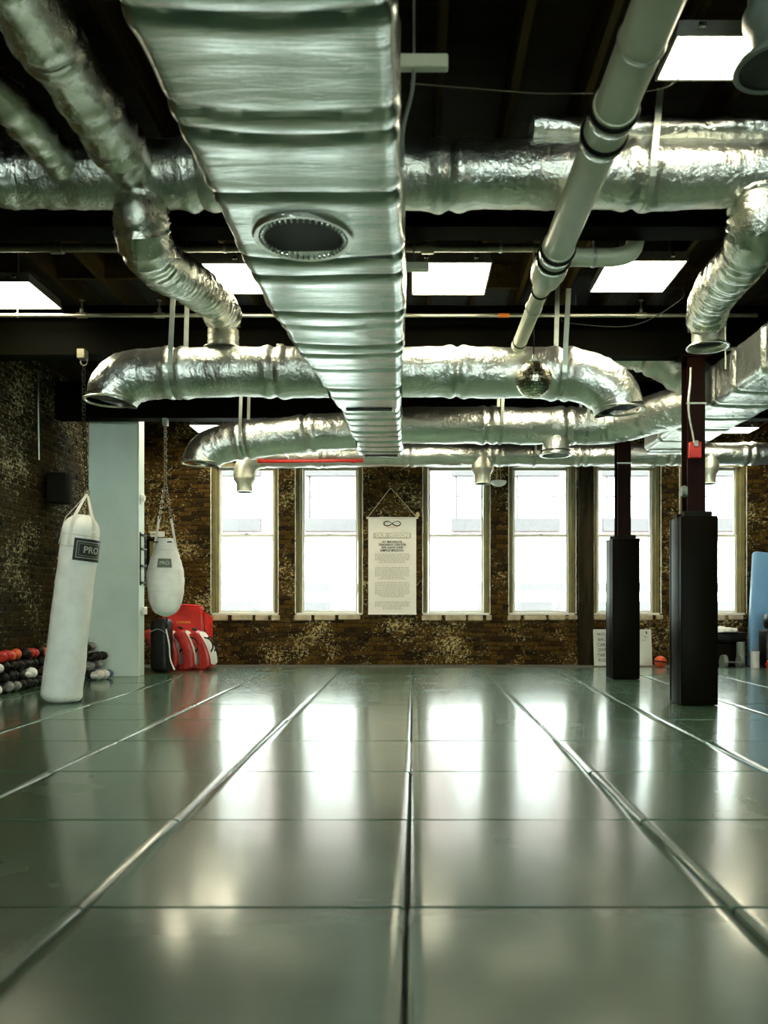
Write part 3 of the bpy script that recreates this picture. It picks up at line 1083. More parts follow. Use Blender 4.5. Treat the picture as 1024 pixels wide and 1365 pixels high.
# round collar under the duct
oc = Vector((-0.535, 3.86, ZM0))
prof = [(0.235, 0.03), (0.245, -0.005), (0.236, -0.022), (0.215, -0.018), (0.205, 0.0), (0.19, 0.0)]
MB().lathe(prof[:5], oc, 56, None, False).build('collar_flange', 'foil', md)
rb = MB()
for k in range(44):
    a = 2 * PI * k / 44
    rb.ellipsoid(oc + Vector((0.198 * math.cos(a), 0.198 * math.sin(a), -0.010)), (0.011, 0.008, 0.020), Matrix.Rotation(a, 3, 'Z'), 8, 6)
tag(rb.build('collar_teeth', 'tape', md), kind='stuff')
MB().lathe([(0.0, -0.006), (0.19, -0.006), (0.19, 0.01), (0.0, 0.012)], oc, 40).build('shade_disc', 'duct_inside', md)  # dark disc in place of the shaded opening
MB().rbox(-0.80, -0.10, 4.02, 4.10, ZM0 - 0.006, ZM0 + 0.02, 0.008, 1).build('dark_recess_strip', 'duct_inside', md)  # dark strip painted in for the shaded recess by the collar
# supports
for (y, x0, x1, zz) in ((3.28, -0.98, 0.14, 3.165), (5.35, -0.95, 0.10, 3.20)):
    MB().rbox(x0, x1, y - 0.021, y + 0.021, zz - 0.028, zz + 0.028, 0.005, 1).build('hanger_bar', 'pvc', md)
    for xx in (-0.945, 0.0):
        MB().tube([(xx, y, zz + 0.026), (xx, y, Z_DECK)], 0.006, 6).build('hanger_rod', 'hanger_steel', md)
MB().tube(smooth_path([(0.0, 3.28, 3.14), (-0.01, 3.30, 3.05), (-0.045, 3.34, 2.93), (-0.05, 3.4, 2.80)], 0.03), 0.009, 6).build('hanger_strap', 'hanger_steel', md)

# ------------------------------------------------------------------ round ducts
def outlet(parent, c, r, n=(0, 0, -1), mat='galvanised'):
    """open round end: flange ring, beaded rim and a dark disc standing for the shade inside"""
    n = Vector(n).normalized()
    fo = MB().ring(c, r + 0.004, 0.013, n, 44, 8, 0.7).build('outlet_flange', mat, parent)
    q = Vector((0, 0, 1)).rotation_difference(n)
    MB().lathe([(0, 0), (r * 0.985, 0), (r * 0.985, 0.006), (0, 0.006)], Vector(c) - n * 0.05, 36, q.to_matrix()).build('shade_disc', 'duct_inside', fo)  # dark disc painted in for the shade inside the open end


def strap(parent, x, y, z, r, up_f, up_b, w=0.04):
    """metal band: down from the joists, under the round duct and up again (in the y-z plane)"""
    pts = [Vector((x + 0.03, y - r - 0.02, up_f))]
    for k in range(13):
        a = PI + PI * k / 12
        pts.append(Vector((x, y + (r + 0.010) * math.cos(a), z + (r + 0.010) * math.sin(a))))
    pts.append(Vector((x + 0.02, y + r + 0.01, up_b)))
    vs_, fs = [], []
    for i, p in enumerate(pts):
        t_ = (pts[min(i + 1, len(pts) - 1)] - pts[max(i - 1, 0)]).normalized()
        nn = Vector((1, 0, 0)).cross(t_).normalized() * 0.003
        for s in (-1, 1):
            vs_.append(p + Vector((s * w / 2, 0, 0)) + nn)
        for s in (1, -1):
            vs_.append(p + Vector((s * w / 2, 0, 0)) - nn)
    for i in range(len(pts) - 1):
        for k in range(4):
            fs.append((i * 4 + k, i * 4 + (k + 1) % 4, i * 4 + 4 + (k + 1) % 4, i * 4 + 4 + k))
    fs += [(0, 1, 2, 3), tuple((len(pts) - 1) * 4 + k for k in (3, 2, 1, 0))]
    MB().add(vs_, fs).build('hanger_strap', 'hanger_steel', parent, smooth=False)


# branch duct under the second beam: two arms from the main duct
Y1, Z1, R1 = 6.75, 2.896, 0.208
d1 = thing('branch_duct', 'thick round foil duct crossing under the middle beam with two down turned ends', 'air duct', (0, Y1, 2.65))
foil_tube([(-0.72, Y1, Z1), (-1.3, Y1, Z1 + 0.005), (-1.9, Y1, Z1), (-2.22, Y1, Z1 - 0.005), (-2.42, Y1 - 0.005, Z1 - 0.05), (-2.53, Y1 - 0.01, Z1 - 0.14), (-2.56, Y1 - 0.01, Z1 - 0.235)], R1, pinch=(0.45, 1.28), seed=1.3).build('left_arm', 'foil', d1)
foil_tube([(-0.10, Y1, Z1), (0.5, Y1, Z1 + 0.003), (1.0, Y1, Z1), (1.36, Y1, Z1 - 0.02), (1.58, Y1, Z1 - 0.09), (1.70, Y1, Z1 - 0.2), (1.735, Y1, Z1 - 0.31)], R1, pinch=(0.46, 1.34), seed=4.7).build('right_arm', 'foil', d1)
outlet(d1, (-2.56, Y1 - 0.01, Z1 - 0.24), R1)
outlet(d1, (1.737, Y1, Z1 - 0.315), R1 * 0.98)
strap(d1, -2.0, Y1, Z1, R1, 3.50, Z_JOIST)
strap(d1, 1.235, Y1, Z1, R1, 3.52, Z_JOIST)
for (px, py) in ((374, 459), (430, 463)):
    p = at(px, py, Y1)
    MB().rbox(p.x - 0.03, p.x + 0.03, Y1 - 0.03, Y1 + 0.03, Z1 + R1 - 0.01, Z1 + R1 + 0.03, 0.004, 1).build('clip', 'hanger_steel', d1)

# second branch under the third beam; its right arm swings to the right hand duct
Y2, Z2, R2 = 9.0, 2.955, 0.205
d2 = thing('branch_duct', 'round foil duct behind the middle one, sloping to a down turned left end', 'air duct', (0, Y2, 2.7))
foil_tube([(-0.66, Y2, 2.90), (-1.1, Y2, 2.87), (-1.6, Y2, 2.82), (-2.02, Y2, 2.77), (-2.25, Y2, 2.71), (-2.37, Y2, 2.62), (-2.40, Y2, 2.53)], R2, pinch=(0.55, 1.25), seed=9.1).build('left_arm', 'foil', d2)
foil_tube([(-0.14, Y2, 2.955), (0.6, Y2, 2.955), (1.3, Y2, 2.95), (1.95, Y2, 2.95), (2.28, Y2 - 0.10, 2.955), (2.52, Y2 - 0.42, 2.96), (2.74, Y2 - 0.85, 2.97), (2.86, Y2 - 1.1, 2.975)], R2, pinch=(0.97, 1.85), seed=12.4).build('right_arm', 'foil', d2)
outlet(d2, (-2.40, Y2, 2.525), R2)
p = Vector((1.6, Y2, 2.62))
MB().lathe([(0.15, 0.20), (0.15, 0.03), (0.165, 0.0), (0.155, 0.0)], p, 32, None, False).build('drop_collar', 'foil', d2)
outlet(d2, p, 0.165, mat='tape')
for x in (-1.92, 0.97, 1.92):
    z = 2.955 if x > 0 else 2.79
    strap(d2, x, Y2, z, R2, Z_JOIST, Z_JOIST, 0.035)
# text-like print on the foil near the elbow
pr = MB()
rnd = random.Random(5)
# third cross duct near the rear wall
Y3, Z3, R3 = 12.0, 3.165, 0.165
d3 = thing('rear_cross_duct', 'long round foil duct crossing just in front of the rear windows', 'air duct', (0.5, Y3, 2.9))
foil_tube([(-2.28, Y3, Z3 - 0.02), (-1.0, Y3, Z3), (1.0, Y3, Z3 + 0.01), (3.0, Y3, Z3 + 0.02), (5.0, Y3, Z3 + 0.03), (XR - 0.02, Y3, Z3 + 0.04)], R3, pinch=(0.9, 2.2, 3.5, 4.8, 6.1, 7.3), seed=20.5, seg=44, step=0.035).build('duct_body', 'foil', d3)
# galvanised elbow on its left end, gored
gp = smooth_path([(-2.24, Y3, Z3 - 0.02), (-2.36, Y3, Z3 - 0.03), (-2.49, Y3, Z3 - 0.10), (-2.545, Y3, Z3 - 0.24), (-2.55, Y3, Z3 - 0.34)], 0.1)
MB().tube(gp, 0.165, 28, False).build('elbow', 'galvanised', d3)
MB().lathe([(0.165, 0.0), (0.165, -0.03), (0.12, -0.09), (0.12, -0.20), (0.15, -0.205), (0.15, -0.215), (0.115, -0.215)], (-2.55, Y3, Z3 - 0.33), 28, None, False).build('drop_collar', 'galvanised', d3)
MB().lathe([(0, 0), (0.112, 0), (0.112, 0.005), (0, 0.005)], (-2.55, Y3, Z3 - 0.52), 24).build('shade_disc', 'duct_inside', d3)  # dark disc, the collar's inner shade put into colour
for x in (1.03, 4.42):
    MB().lathe([(0.165, 0.02), (0.165, -0.18), (0.165, -0.21), (0.12, -0.28), (0.12, -0.40), (0.14, -0.41), (0.14, -0.42), (0.115, -0.42)], (x, Y3, Z3), 28, None, False).build('drop_collar', 'galvanised', d3)
    MB().lathe([(0, 0), (0.112, 0), (0.112, 0.005), (0, 0.005)], (x, Y3, Z3 - 0.40), 24).build('shade_disc', 'duct_inside', d3)  # dark disc for the shade up inside each collar
for x in (-1.4, 1.8, 3.6, 5.6):
    strap(d3, x, Y3, Z3 + 0.01, R3 + 0.004, Z_JOIST, Z_JOIST, 0.03)
t = thing('red_pipe', 'thin red sprinkler pipe along the underside of the rear duct', 'pipe', (-1.6, 11.77, 3.03))
MB().tube([(-2.30, 11.79, 3.045), (-0.75, 11.79, 3.055)], 0.024, 12).build('pipe', 'red_paint', t)
for x in (-2.28, -0.9):
    MB().tube([(x - 0.03, 11.79, 3.05), (x + 0.03, 11.79, 3.05)], 0.032, 12).build('coupling', 'red_paint', t)

# right hand duct running away from the camera
WYE = foil_tube([(2.95, 7.88, 3.06), (2.72, 7.92, 3.20), (2.48, 7.97, 3.38), (2.24, 8.02, 3.50), (2.0, 8.05, 3.50)], 0.19, pinch=(0.3, 0.7), seed=61)
dr = thing('side_air_duct', 'large rectangular foil wrapped duct at the right beside the columns', 'air duct', (3.05, 7.0, 2.78))
rect_duct((frange(2.0, 9.55, 0.025), lambda y: (2.76, 3.36, 2.775, 3.16)), [(3.2, 0.02), (4.1, 0.02), (4.9, 0.02), (5.6, 0.02), (6.3, 0.025), (6.9, 0.02), (7.4, 0.02), (7.9, 0.025), (8.4, 0.02), (9.0, 0.02)], 15.0, 30, 16).build('duct_body', 'foil', dr)
WYE.build('upper_branch', 'foil', dr)
MB().rbox(2.80, 3.34, 9.50, 9.60, 2.74, 2.80, 0.012, 2).build('end_lip', 'foil', dr)
for y in (5.6, 7.0):
    MB().tube([(2.735, y, 3.0), (2.735, y, Z_DECK)], 0.007, 6).build('hanger_rod', 'hanger_steel', dr)
    MB().rbox(2.72, 3.40, y - 0.02, y + 0.02, 3.165, 3.19, 0.004, 1).build('hanger_bar', 'hanger_steel', dr)

# cross duct near the camera
YC, ZC, RC = 4.5, 3.36, 0.178
dc = thing('front_cross_duct', 'round foil duct crossing above the central duct near the camera', 'air duct', (0.5, YC, 3.18))
foil_tube([(-2.10, YC, ZC), (-1.0, YC, ZC), (0.2, YC, ZC), (1.2, YC, ZC + 0.003), (2.2, YC, ZC), (3.4, YC, ZC)], RC, pinch=(0.9, 2.3, 3.35, 4.4), seed=30.2).build('duct_body', 'foil', dc)
foil_tube([(-2.08, YC, ZC), (-2.20, YC, ZC), (-2.28, YC - 0.02, ZC - 0.005), (-2.30, YC - 0.02, ZC)], RC * 0.97, seed=33, amp=0.02).build('end_cap', 'foil', dc)
MB().ellipsoid((-2.27, YC, ZC), (0.05, RC * 0.97, RC * 0.97), None, 20, 12).build('end_plug', 'foil', dc)
mb = foil_tube([(0.66, YC, 0), (1.6, YC, 0), (2.6, YC, 0), (3.4, YC, 0)], 0.16, seed=37, amp=0.02)
mb.v = [(x, YC + 0.02 + (y - YC), 3.575 + z * 0.52) for (x, y, z) in mb.v]
mb.build('upper_wrap', 'foil', dc)
for x in (-0.98, 1.3):
    strap(dc, x, YC, ZC, RC, Z_JOIST, Z_JOIST, 0.035)

# feeders coming from the camera side on the left
t = thing('feeder_duct', 'long thick foil feeder duct at upper left running into the cross duct', 'air duct', (-1.57, 3, 3.2))
foil_tube([(-1.57, 0.6, 3.35), (-1.57, 1.8, 3.35), (-1.57, 2.8, 3.35), (-1.56, 3.6, 3.35), (-1.55, 4.40, 3.35)], 0.137, pinch=(0.9, 1.7, 2.35, 2.8, 3.2, 3.5), seed=41).build('duct_body', 'foil_flex', t)
for y in (2.6, 3.42, 4.12):
    MB().ring((-1.57, y, 3.35), 0.139, 0.006, (0, 1, 0), 36, 6, 2.2).build('seam_band', 'tape', t)
t = thing('feeder_duct', 'short thin foil feeder duct at the far upper left', 'air duct', (-1.93, 4, 3.3))
foil_tube([(-2.30, 3.56, 3.42), (-2.12, 3.60, 3.40), (-1.99, 3.72, 3.37), (-1.94, 3.9, 3.35), (-1.93, 4.15, 3.35), (-1.93, 4.40, 3.35)], 0.092, pinch=(0.25, 0.55, 0.8), seed=44, seg=40).build('duct_body', 'foil_flex', t)
for y in (3.98, 4.22):
    MB().ring((-1.935, y, 3.35), 0.094, 0.006, (0, 1, 0), 30, 6, 2.2).build('seam_band', 'tape', t)

# flexible drops
t = thing('flexible_duct', 'wrinkled flexible foil duct dropping onto the left arm of the middle duct', 'air duct', (-1.6, 6.7, 3.1))
foil_tube([(-1.53, 4.5, 3.26), (-1.54, 4.50, 3.10), (-1.545, 4.62, 3.00), (-1.55, 4.95, 3.03), (-1.545, 5.5, 3.16), (-1.56, 6.1, 3.28), (-1.60, 6.55, 3.36), (-1.61, 6.72, 3.345), (-1.615, 6.745, 3.30)], 0.145, amp=0.014, fine=0.006, rib=0.006, rib_len=0.052, seed=50).build('flexible_hose', 'foil_flex', t)
MB().lathe([(0.128, 0.16), (0.128, 0.115), (0.132, 0.11), (0.128, 0.105), (0.128, 0.06), (0.132, 0.055), (0.128, 0.05), (0.128, 0.012), (0.165, 0.006), (0.165, -0.002), (0.12, -0.002)], (-1.615, 6.75, 3.095), 36, None, False).build('collar', 'galvanised', t)
t = thing('flexible_duct', 'wrinkled flexible foil duct at the right ending in an open flanged collar', 'air duct', (2.3, 6.3, 3.0))
foil_tube([(1.93, 4.5, 3.24), (1.935, 4.50, 3.10), (1.95, 4.62, 3.02), (2.0, 4.95, 3.03), (2.08, 5.4, 3.11), (2.18, 5.85, 3.17), (2.27, 6.17, 3.20), (2.31, 6.29, 3.17), (2.32, 6.31, 3.12)], 0.15, amp=0.014, fine=0.006, rib=0.006, rib_len=0.052, seed=55).build('flexible_hose', 'foil_flex', t)
MB().lathe([(0.122, 0.22), (0.122, 0.135), (0.127, 0.13), (0.122, 0.125), (0.122, 0.03), (0.155, 0.012), (0.162, 0.0), (0.150, 0.0)], (2.325, 6.31, 2.97), 36, None, False).build('collar', 'galvanised', t)
MB().ring((2.325, 6.31, 2.97), 0.155, 0.010, (0, 0, 1), 40, 8, 0.6).build('outlet_flange', 'tape', t)
MB().lathe([(0, 0), (0.119, 0), (0.119, 0.004), (0, 0.004)], (2.325, 6.31, 3.02), 28).build('shade_disc', 'duct_inside', t)  # dark disc stands in for shade within the collar

# bell shaped diffuser near the top right corner
t = thing('duct_diffuser', 'dark bell shaped diffuser hanging at the top right corner', 'diffuser', (1.53, 3.4, 3.2))
prof = [(0.11, Z_DECK - 3.23), (0.11, 0.42), (0.125, 0.40), (0.125, 0.37), (0.11, 0.35), (0.115, 0.28), (0.135, 0.24), (0.135, 0.20), (0.10, 0.15), (0.10, 0.07), (0.13, 0.04), (0.165, 0.02), (0.17, 0.0), (0.15, -0.005)]
MB().lathe(prof, (1.545, 3.4, 3.225), 36, None, False).build('bell', 'grey_plastic', t)
MB().ring((1.545, 3.4, 3.225), 0.165, 0.010, (0, 0, 1), 40, 8, 0.7).build('rim', 'grey_plastic', t)
MB().lathe([(0, 0), (0.15, 0), (0.15, 0.004), (0, 0.004)], (1.545, 3.4, 3.23), 28).build('shade_disc', 'duct_inside', t)  # dark disc gives the bell's mouth its shade

# ------------------------------------------------------------------ white drain pipe
XP, ZP = 0.858, 3.06
t = thing('drain_pipe', 'long cream plastic drain pipe running along the ceiling right of centre', 'pipe', (XP, 4.0, ZP))
MB().tube([(XP, -0.8, ZP), (XP, 3.50, ZP)], 0.090, 32).build('pipe_length', 'pvc', t)
MB().tube([(XP, 3.50, ZP), (XP, 4.80, ZP)], 0.088, 32).build('pipe_length', 'pvc', t)
MB().tube([(XP, 5.30, ZP), (XP, 6.53, ZP)], 0.055, 24).build('pipe_length', 'pvc', t)
for (y0, y1, r) in ((3.38, 3.64, 0.098), (4.72, 4.93, 0.097)):
    co = MB().tube([(XP, y0, ZP), (XP, y1, ZP)], r, 32).build('coupling', 'pvc', t)
    for y in (y0 + 0.03, y1 - 0.05):
        MB().ring((XP, y, ZP), r + 0.001, 0.012, (0, 1, 0), 36, 6, 1.4).build('rubber_band', 'black_rubber', co)
        MB().ring((XP, y + 0.045, ZP), r + 0.001, 0.006, (0, 1, 0), 36, 6, 3.0).build('steel_clamp', 'clamp_steel', co)
MB().tube([(XP, 4.90, ZP), (XP, 4.95, ZP), (XP, 5.08, ZP + 0.004), (XP, 5.18, ZP + 0.004), (XP, 5.28, ZP), (XP, 5.36, ZP)], [0.095, 0.108, 0.112, 0.10, 0.068, 0.06], 32).build('reducer', 'pvc', t)
MB().ring((XP, 5.40, ZP), 0.057, 0.007, (0, 1, 0), 28, 6, 1.4).build('rubber_band', 'black_rubber', t)
MB().ring((XP, 6.44, ZP), 0.056, 0.006, (0, 1, 0), 28, 6, 1.2).build('rubber_band', 'black_rubber', t)
MB().tube([(XP, 6.46, ZP), (XP, 6.545, ZP)], 0.06, 24).build('end_coupling', 'pvc', t)
t2 = thing('pipe_elbow', 'cream plastic side pipe with an elbow turning up beside the light panel', 'pipe', (1.2, 5.2, 3.15))
MB().tube(smooth_path([(XP + 0.03, 5.16, 3.12), (1.0, 5.2, 3.195), (1.15, 5.2, 3.20), (1.30, 5.2, 3.20), (1.40, 5.2, 3.225), (1.44, 5.2, 3.29), (1.445, 5.2, 3.42)], 0.03), 0.058, 22).build('pipe', 'pvc', t2)
MB().tube([(1.445, 5.2, 3.40), (1.445, 5.2, 3.48)], 0.066, 22).build('coupling', 'pvc', t2)
MB().tube([(1.445, 5.2, 3.47), (1.445, 5.2, Z_DECK)], 0.055, 20).build('riser', 'pvc', t2)
MB().tube([(1.17, 5.2, 3.14), (1.17, 5.2, 3.26)], 0.0, 4).build('hanger_pin', 'hanger_steel', t2) if False else None
MB().ring((1.17, 5.2, 3.20), 0.060, 0.006, (1, 0, 0), 24, 6, 2.0).build('hanger_clip', 'hanger_steel', t2)
MB().tube([(1.17, 5.2, 3.26), (1.17, 5.2, Z_DECK)], 0.006, 6).build('hanger_rod', 'hanger_steel', t2)
# vertical branch hanging rods of the drain pipe
for y in (3.0, 5.7):
    rr_ = 0.093 if y < 5 else 0.058
    MB().ring((XP, y, ZP), rr_, 0.004, (0, 1, 0), 28, 6, 2.5).build('hanger_clip', 'hanger_steel', t)
    MB().tube([(XP, y, ZP + rr_), (XP, y, Z_DECK)], 0.005, 6).build('hanger_rod', 'hanger_steel', t)

# ------------------------------------------------------------------ sprinkler pipes
def sprinkler(y, z, x0, x1, r, mat, lab, heads):
    t = thing('sprinkler_pipe', lab, 'pipe', ((x0 + x1) / 2, y, z))
    MB().tube([(x0, y, z), (x1, y, z)], r, 14).build('pipe', mat, t)
    for x in heads:
        MB().tube([(x - 0.045, y, z), (x + 0.045, y, z)], r * 1.45, 14).build('fitting', mat, t)
        MB().lathe([(0.0, 0.13), (0.022, 0.128), (0.022, 0.122), (0.008, 0.118), (0.008, 0.06), (0.018, 0.05), (0.018, 0.0)], (x, y, z + 0.01), 14).build('sprinkler_head', 'bare_pipe', t)
    for x in (x0 + 0.9, (x0 + x1) / 2 + 0.4, x1 - 0.3):
        MB().tube([(x, y, z + r), (x, y, Z_DECK)], 0.005, 6).build('hanger_rod', 'hanger_steel', t)
        MB().ring((x, y, z), r + 0.003, 0.004, (1, 0, 0), 18, 6, 3.0).build('hanger_clip', 'hanger_steel', t)
    return t


sprinkler(5.8, 3.53, XL + 0.02, 0.93, 0.030, 'sprinkler_steel', 'dark sprinkler pipe crossing behind the nearest beam', (-3.5, -2.6, 0.1))
tp = sprinkler(7.2, 3.545, XL + 0.02, 3.1, 0.018, 'bare_pipe', 'thin pale sprinkler pipe running in front of the middle beam', (-3.0, -2.3, 2.05))
MB().tube([(0.76, 7.2, 3.545), (0.86, 7.2, 3.545)], 0.020, 14).build('orange_sleeve', 'orange_paint', tp)

# loose cables under the ceiling
def cable(pts, r, mat, lab):
    o = MB().tube(smooth_path(pts, 0.05), r, 6).build('ceiling_cable', mat)
    return tag(o, lab, 'cable')


cable([(-0.02, 3.6, 3.29), (0.3, 3.7, 3.33), (0.7, 3.75, 3.34), (1.2, 3.72, 3.36), (1.24, 3.70, 3.60)], 0.003, 'sprinkler_steel', 'thin cable strung from the central duct to the near light panel')
cable([(-1.5, 2.4, 3.48), (-1.35, 2.8, 3.42), (-1.1, 3.0, 3.25), (-0.90, 3.1, 3.05)], 0.004, 'sprinkler_steel', 'thin cable sagging between the upper left feeder and the central duct')
cable([(2.3, 6.81, 3.63), (2.2, 6.6, 3.45), (1.9, 6.9, 3.35), (1.4, 7.0, 3.40), (1.24, 6.98, 3.45)], 0.004, 'black_rubber', 'dark wire drooping below the right light panel')

# ------------------------------------------------------------------ mirror ball
C = Vector((0.944, 6.28, 2.706))
t = thing('mirror_ball', 'mirror ball hanging in front of the middle foil duct', 'mirror ball', C)
mb = MB()
Rb = 0.145
nl = 18
for j in range(nl):
    t0, t1 = PI * j / nl + 0.01, PI * (j + 1) / nl - 0.01
    nlo = max(4, int(2 * nl * math.sin((t0 + t1) / 2)))
    for i in range(nlo):
        a0, a1 = 2 * PI * i / nlo + 0.012, 2 * PI * (i + 1) / nlo - 0.012
        mb.add([C + Rb * Vector((math.sin(tt) * math.cos(aa), math.sin(tt) * math.sin(aa), math.cos(tt))) for tt, aa in ((t0, a0), (t1, a0), (t1, a1), (t0, a1))], [(0, 1, 2, 3)])
tag(mb.build('mirror_tiles', 'mirror_facet', t, smooth=False), kind='stuff')
MB().ellipsoid(C, (Rb - 0.006,) * 3, None, 28, 18).build('core', 'black_plastic', t)
MB().lathe([(0.03, Rb - 0.01), (0.03, Rb + 0.01), (0.012, Rb + 0.02), (0.012, Rb + 0.05), (0, Rb + 0.05)], C, 18).build('cap', 'hanger_steel', t)
MB().tube([C + Vector((0, 0, Rb + 0.04)), Vector((C.x, C.y, Z_JOIST + 0.1))], 0.005, 6).build('cord', 'black_rubber', t)

# pendant lamp by the windows
p = at(665, 644, 12.45)
t = thing('pendant_lamp', 'small white bowl pendant hanging before the pier between two windows', 'lamp', p)
MB().lathe([(0.0, -0.055), (0.05, -0.05), (0.095, -0.025), (0.118, 0.01), (0.122, 0.03), (0.108, 0.035), (0.0, 0.04)], p, 28).build('shade', 'white_plastic', t)
for s in (-1, 1):
    MB().tube([p + Vector((s * 0.03, 0, 0.035)), Vector((p.x + s * 0.008, p.y, Z_DECK))], 0.004, 6).build('wire', 'rope', t)
MB().lathe([(0.05, -0.03), (0.05, 0), (0.02, 0.0)], (p.x, p.y, Z_DECK), 18).build('canopy', 'white_plastic', t)

# ------------------------------------------------------------------ chains
def chain(pts, mat='chain_steel', parent=None, L=0.045, wr=0.0042, name='chain'):
    """interlocked links along a polyline"""
    mb = MB()
    pts = [Vector(p) for p in pts]
    k = 0
    for a, b2 in zip(pts[:-1], pts[1:]):
        d = (b2 - a)
        n = max(1, int(d.length / (L * 0.74)))
        t_ = d.normalized()
        ref = Vector((1, 0, 0)) if abs(t_.x) < 0.9 else Vector((0, 1, 0))
        u = (ref - t_ * ref.dot(t_)).normalized()
        w = t_.cross(u)
        for i in range(n):
            c = a + d * ((i + 0.5) / n)
            e = u if k % 2 == 0 else w
            e = (e + (w if k % 2 == 0 else u) * 0.35).normalized()
            loop = []
            for q in range(10):
                an = 2 * PI * q / 10
                loop.append(c + t_ * (math.cos(an) * L / 2) + e * (math.sin(an) * L * 0.33))
            loop.append(loop[0])
            mb.tube(loop, wr, 5, False)
            k += 1
    o = mb.build(name, mat, parent)
    return tag(o, kind='stuff')


# ------------------------------------------------------------------ heavy bag
hb = thing('heavy_bag', 'tall white canvas heavy bag leaning beside the left wall', 'punching bag', (-3.39, 7.6, 0))
B0, B1 = Vector((-3.375, 7.62, 0.003)), Vector((-3.165, 7.62, 1.79))
ax = (B1 - B0).normalized()
Hb = (B1 - B0).length
q = Vector((0, 0, 1)).rotation_difference(ax).to_matrix()
prof = []
for i in range(61):
    z = Hb * i / 60
    r = 0.186 - 0.018 * (i / 60)
    if z < 0.07:
        r *= math.sqrt(max(0.0, 1 - ((0.07 - z) / 0.085) ** 2)) if z > 0 else 0.62
    top = Hb - z
    if top < 0.16:
        r *= max(0.42, math.sqrt(max(0.0, 1 - ((0.16 - top) / 0.165) ** 2)))
    prof.append((r, z))
mb = MB().lathe(prof, B0, 56, q)
vs_ = []
for v_ in mb.v:
    v3 = Vector(v_)
    s = (v3 - B0).dot(ax)
    d = v3 - (B0 + ax * s)
    h = 0.006 * mn.noise(v3 * 5) + 0.004 * mn.noise(Vector((v3.x * 5, v3.y * 5, v3.z * 22)))
    if s > Hb - 0.42 and s < Hb - 0.1:
        h -= 0.010 * abs(mn.noise(Vector((math.atan2(d.y, d.x) * 2.5, s * 9, 2))))
    if d.length > 1e-4:
        v3 += d.normalized() * h
    if v3.z < 0.003: v3.z = 0.003
    vs_.append(tuple(v3))
mb.v = vs_
mb.build('bag_body', 'canvas', hb)
JT = B1 + Vector((0.04, 0.0, 0.20))
for k, a in enumerate((math.radians(205), math.radians(262), math.radians(335), math.radians(60))):
    d = q @ Vector((math.cos(a), math.sin(a), 0))
    base = B0 + ax * (Hb - 0.30) + d * 0.176
    edge = B0 + ax * (Hb - 0.07) + d * 0.150
    pts = smooth_path([base, edge, B1 + d * 0.105 + ax * 0.015, JT], 0.02)
    w = ax.cross(d).normalized()
    vs2, fs2 = [], []
    for i, p_ in enumerate(pts):
        ww = 0.019 - 0.006 * i / len(pts)
        for (sw, sd) in ((-ww, 0), (ww, 0), (ww, 0.006), (-ww, 0.006)):
            vs2.append(p_ + w * sw + d * sd)
    for i in range(len(pts) - 1):
        for kk in range(4):
            fs2.append((i * 4 + kk, i * 4 + (kk + 1) % 4, i * 4 + 4 + (kk + 1) % 4, i * 4 + 4 + kk))
    MB().add(vs2, fs2).build('strap', 'webbing', hb, smooth=False)
# stitched seam bands
for hh in (Hb - 0.20, Hb - 0.31, 0.06):
    rr_ = 0.186 - 0.018 * hh / Hb
    MB().ring(B0 + ax * hh, rr_ * (0.985 if hh < 1.6 else 0.97), 0.004, ax, 56, 6, 2.0).build('seam', 'webbing', hb)
MB().ring(JT + Vector((0, 0, 0.012)), 0.028, 0.006, (0.3, 1, 0), 18, 6).build('ring', 'chain_steel', hb)
bk = Vector((-3.06, 7.39, 3.22))
chain([JT + Vector((0, 0, 0.04)), Vector((-3.075, 7.42, 2.7)), bk - Vector((0, 0, 0.05))], 'black_rubber', hb)
MB().rbox(bk.x - 0.045, bk.x + 0.03, 7.33, 7.425, bk.z - 0.02, bk.z + 0.07, 0.006, 1).build('bracket', 'sprinkler_steel', hb)
MB().ring(bk - Vector((0, 0, 0.04)), 0.03, 0.006, (0, 1, 0), 18, 6).build('ring', 'chain_steel', hb)


def curved_patch(B0, ax, q, a0, a1, h0, h1, rf, off):
    """a cloth patch lying on a round bag, between two angles and two heights"""
    vs2, fs2 = [], []
    n = 12
    for j in range(3):
        hh = h0 + (h1 - h0) * j / 2
        for i in range(n + 1):
            a = a0 + (a1 - a0) * i / n
            for o_ in (off, off + 0.003):
                vs2.append(B0 + ax * hh + (q @ Vector((math.cos(a), math.sin(a), 0))) * (rf(hh) + o_))
    m_ = (n + 1) * 2
    for j in range(2):
        for i in range(n):
            a = j * m_ + i * 2
            fs2.append((a + 1, a + 3, a + 3 + m_, a + 1 + m_))
            fs2.append((a, a + m_, a + 2 + m_, a + 2))
    for i in range(n):
        fs2 += [(i * 2, i * 2 + 2, i * 2 + 3, i * 2 + 1), (2 * m_ + i * 2, 2 * m_ + i * 2 + 1, 2 * m_ + i * 2 + 3, 2 * m_ + i * 2 + 2)]
    return MB().add(vs2, fs2)


rf_h = lambda hh: 0.186 - 0.018 * hh / Hb + 0.008
la0, la1 = math.radians(278), math.radians(384)
h0, h1 = Hb - 0.437, Hb - 0.228
hp = curved_patch(B0, ax, q, la0, la1, h0, h1, rf_h, 0.002).build('label_patch', 'label_black', hb)


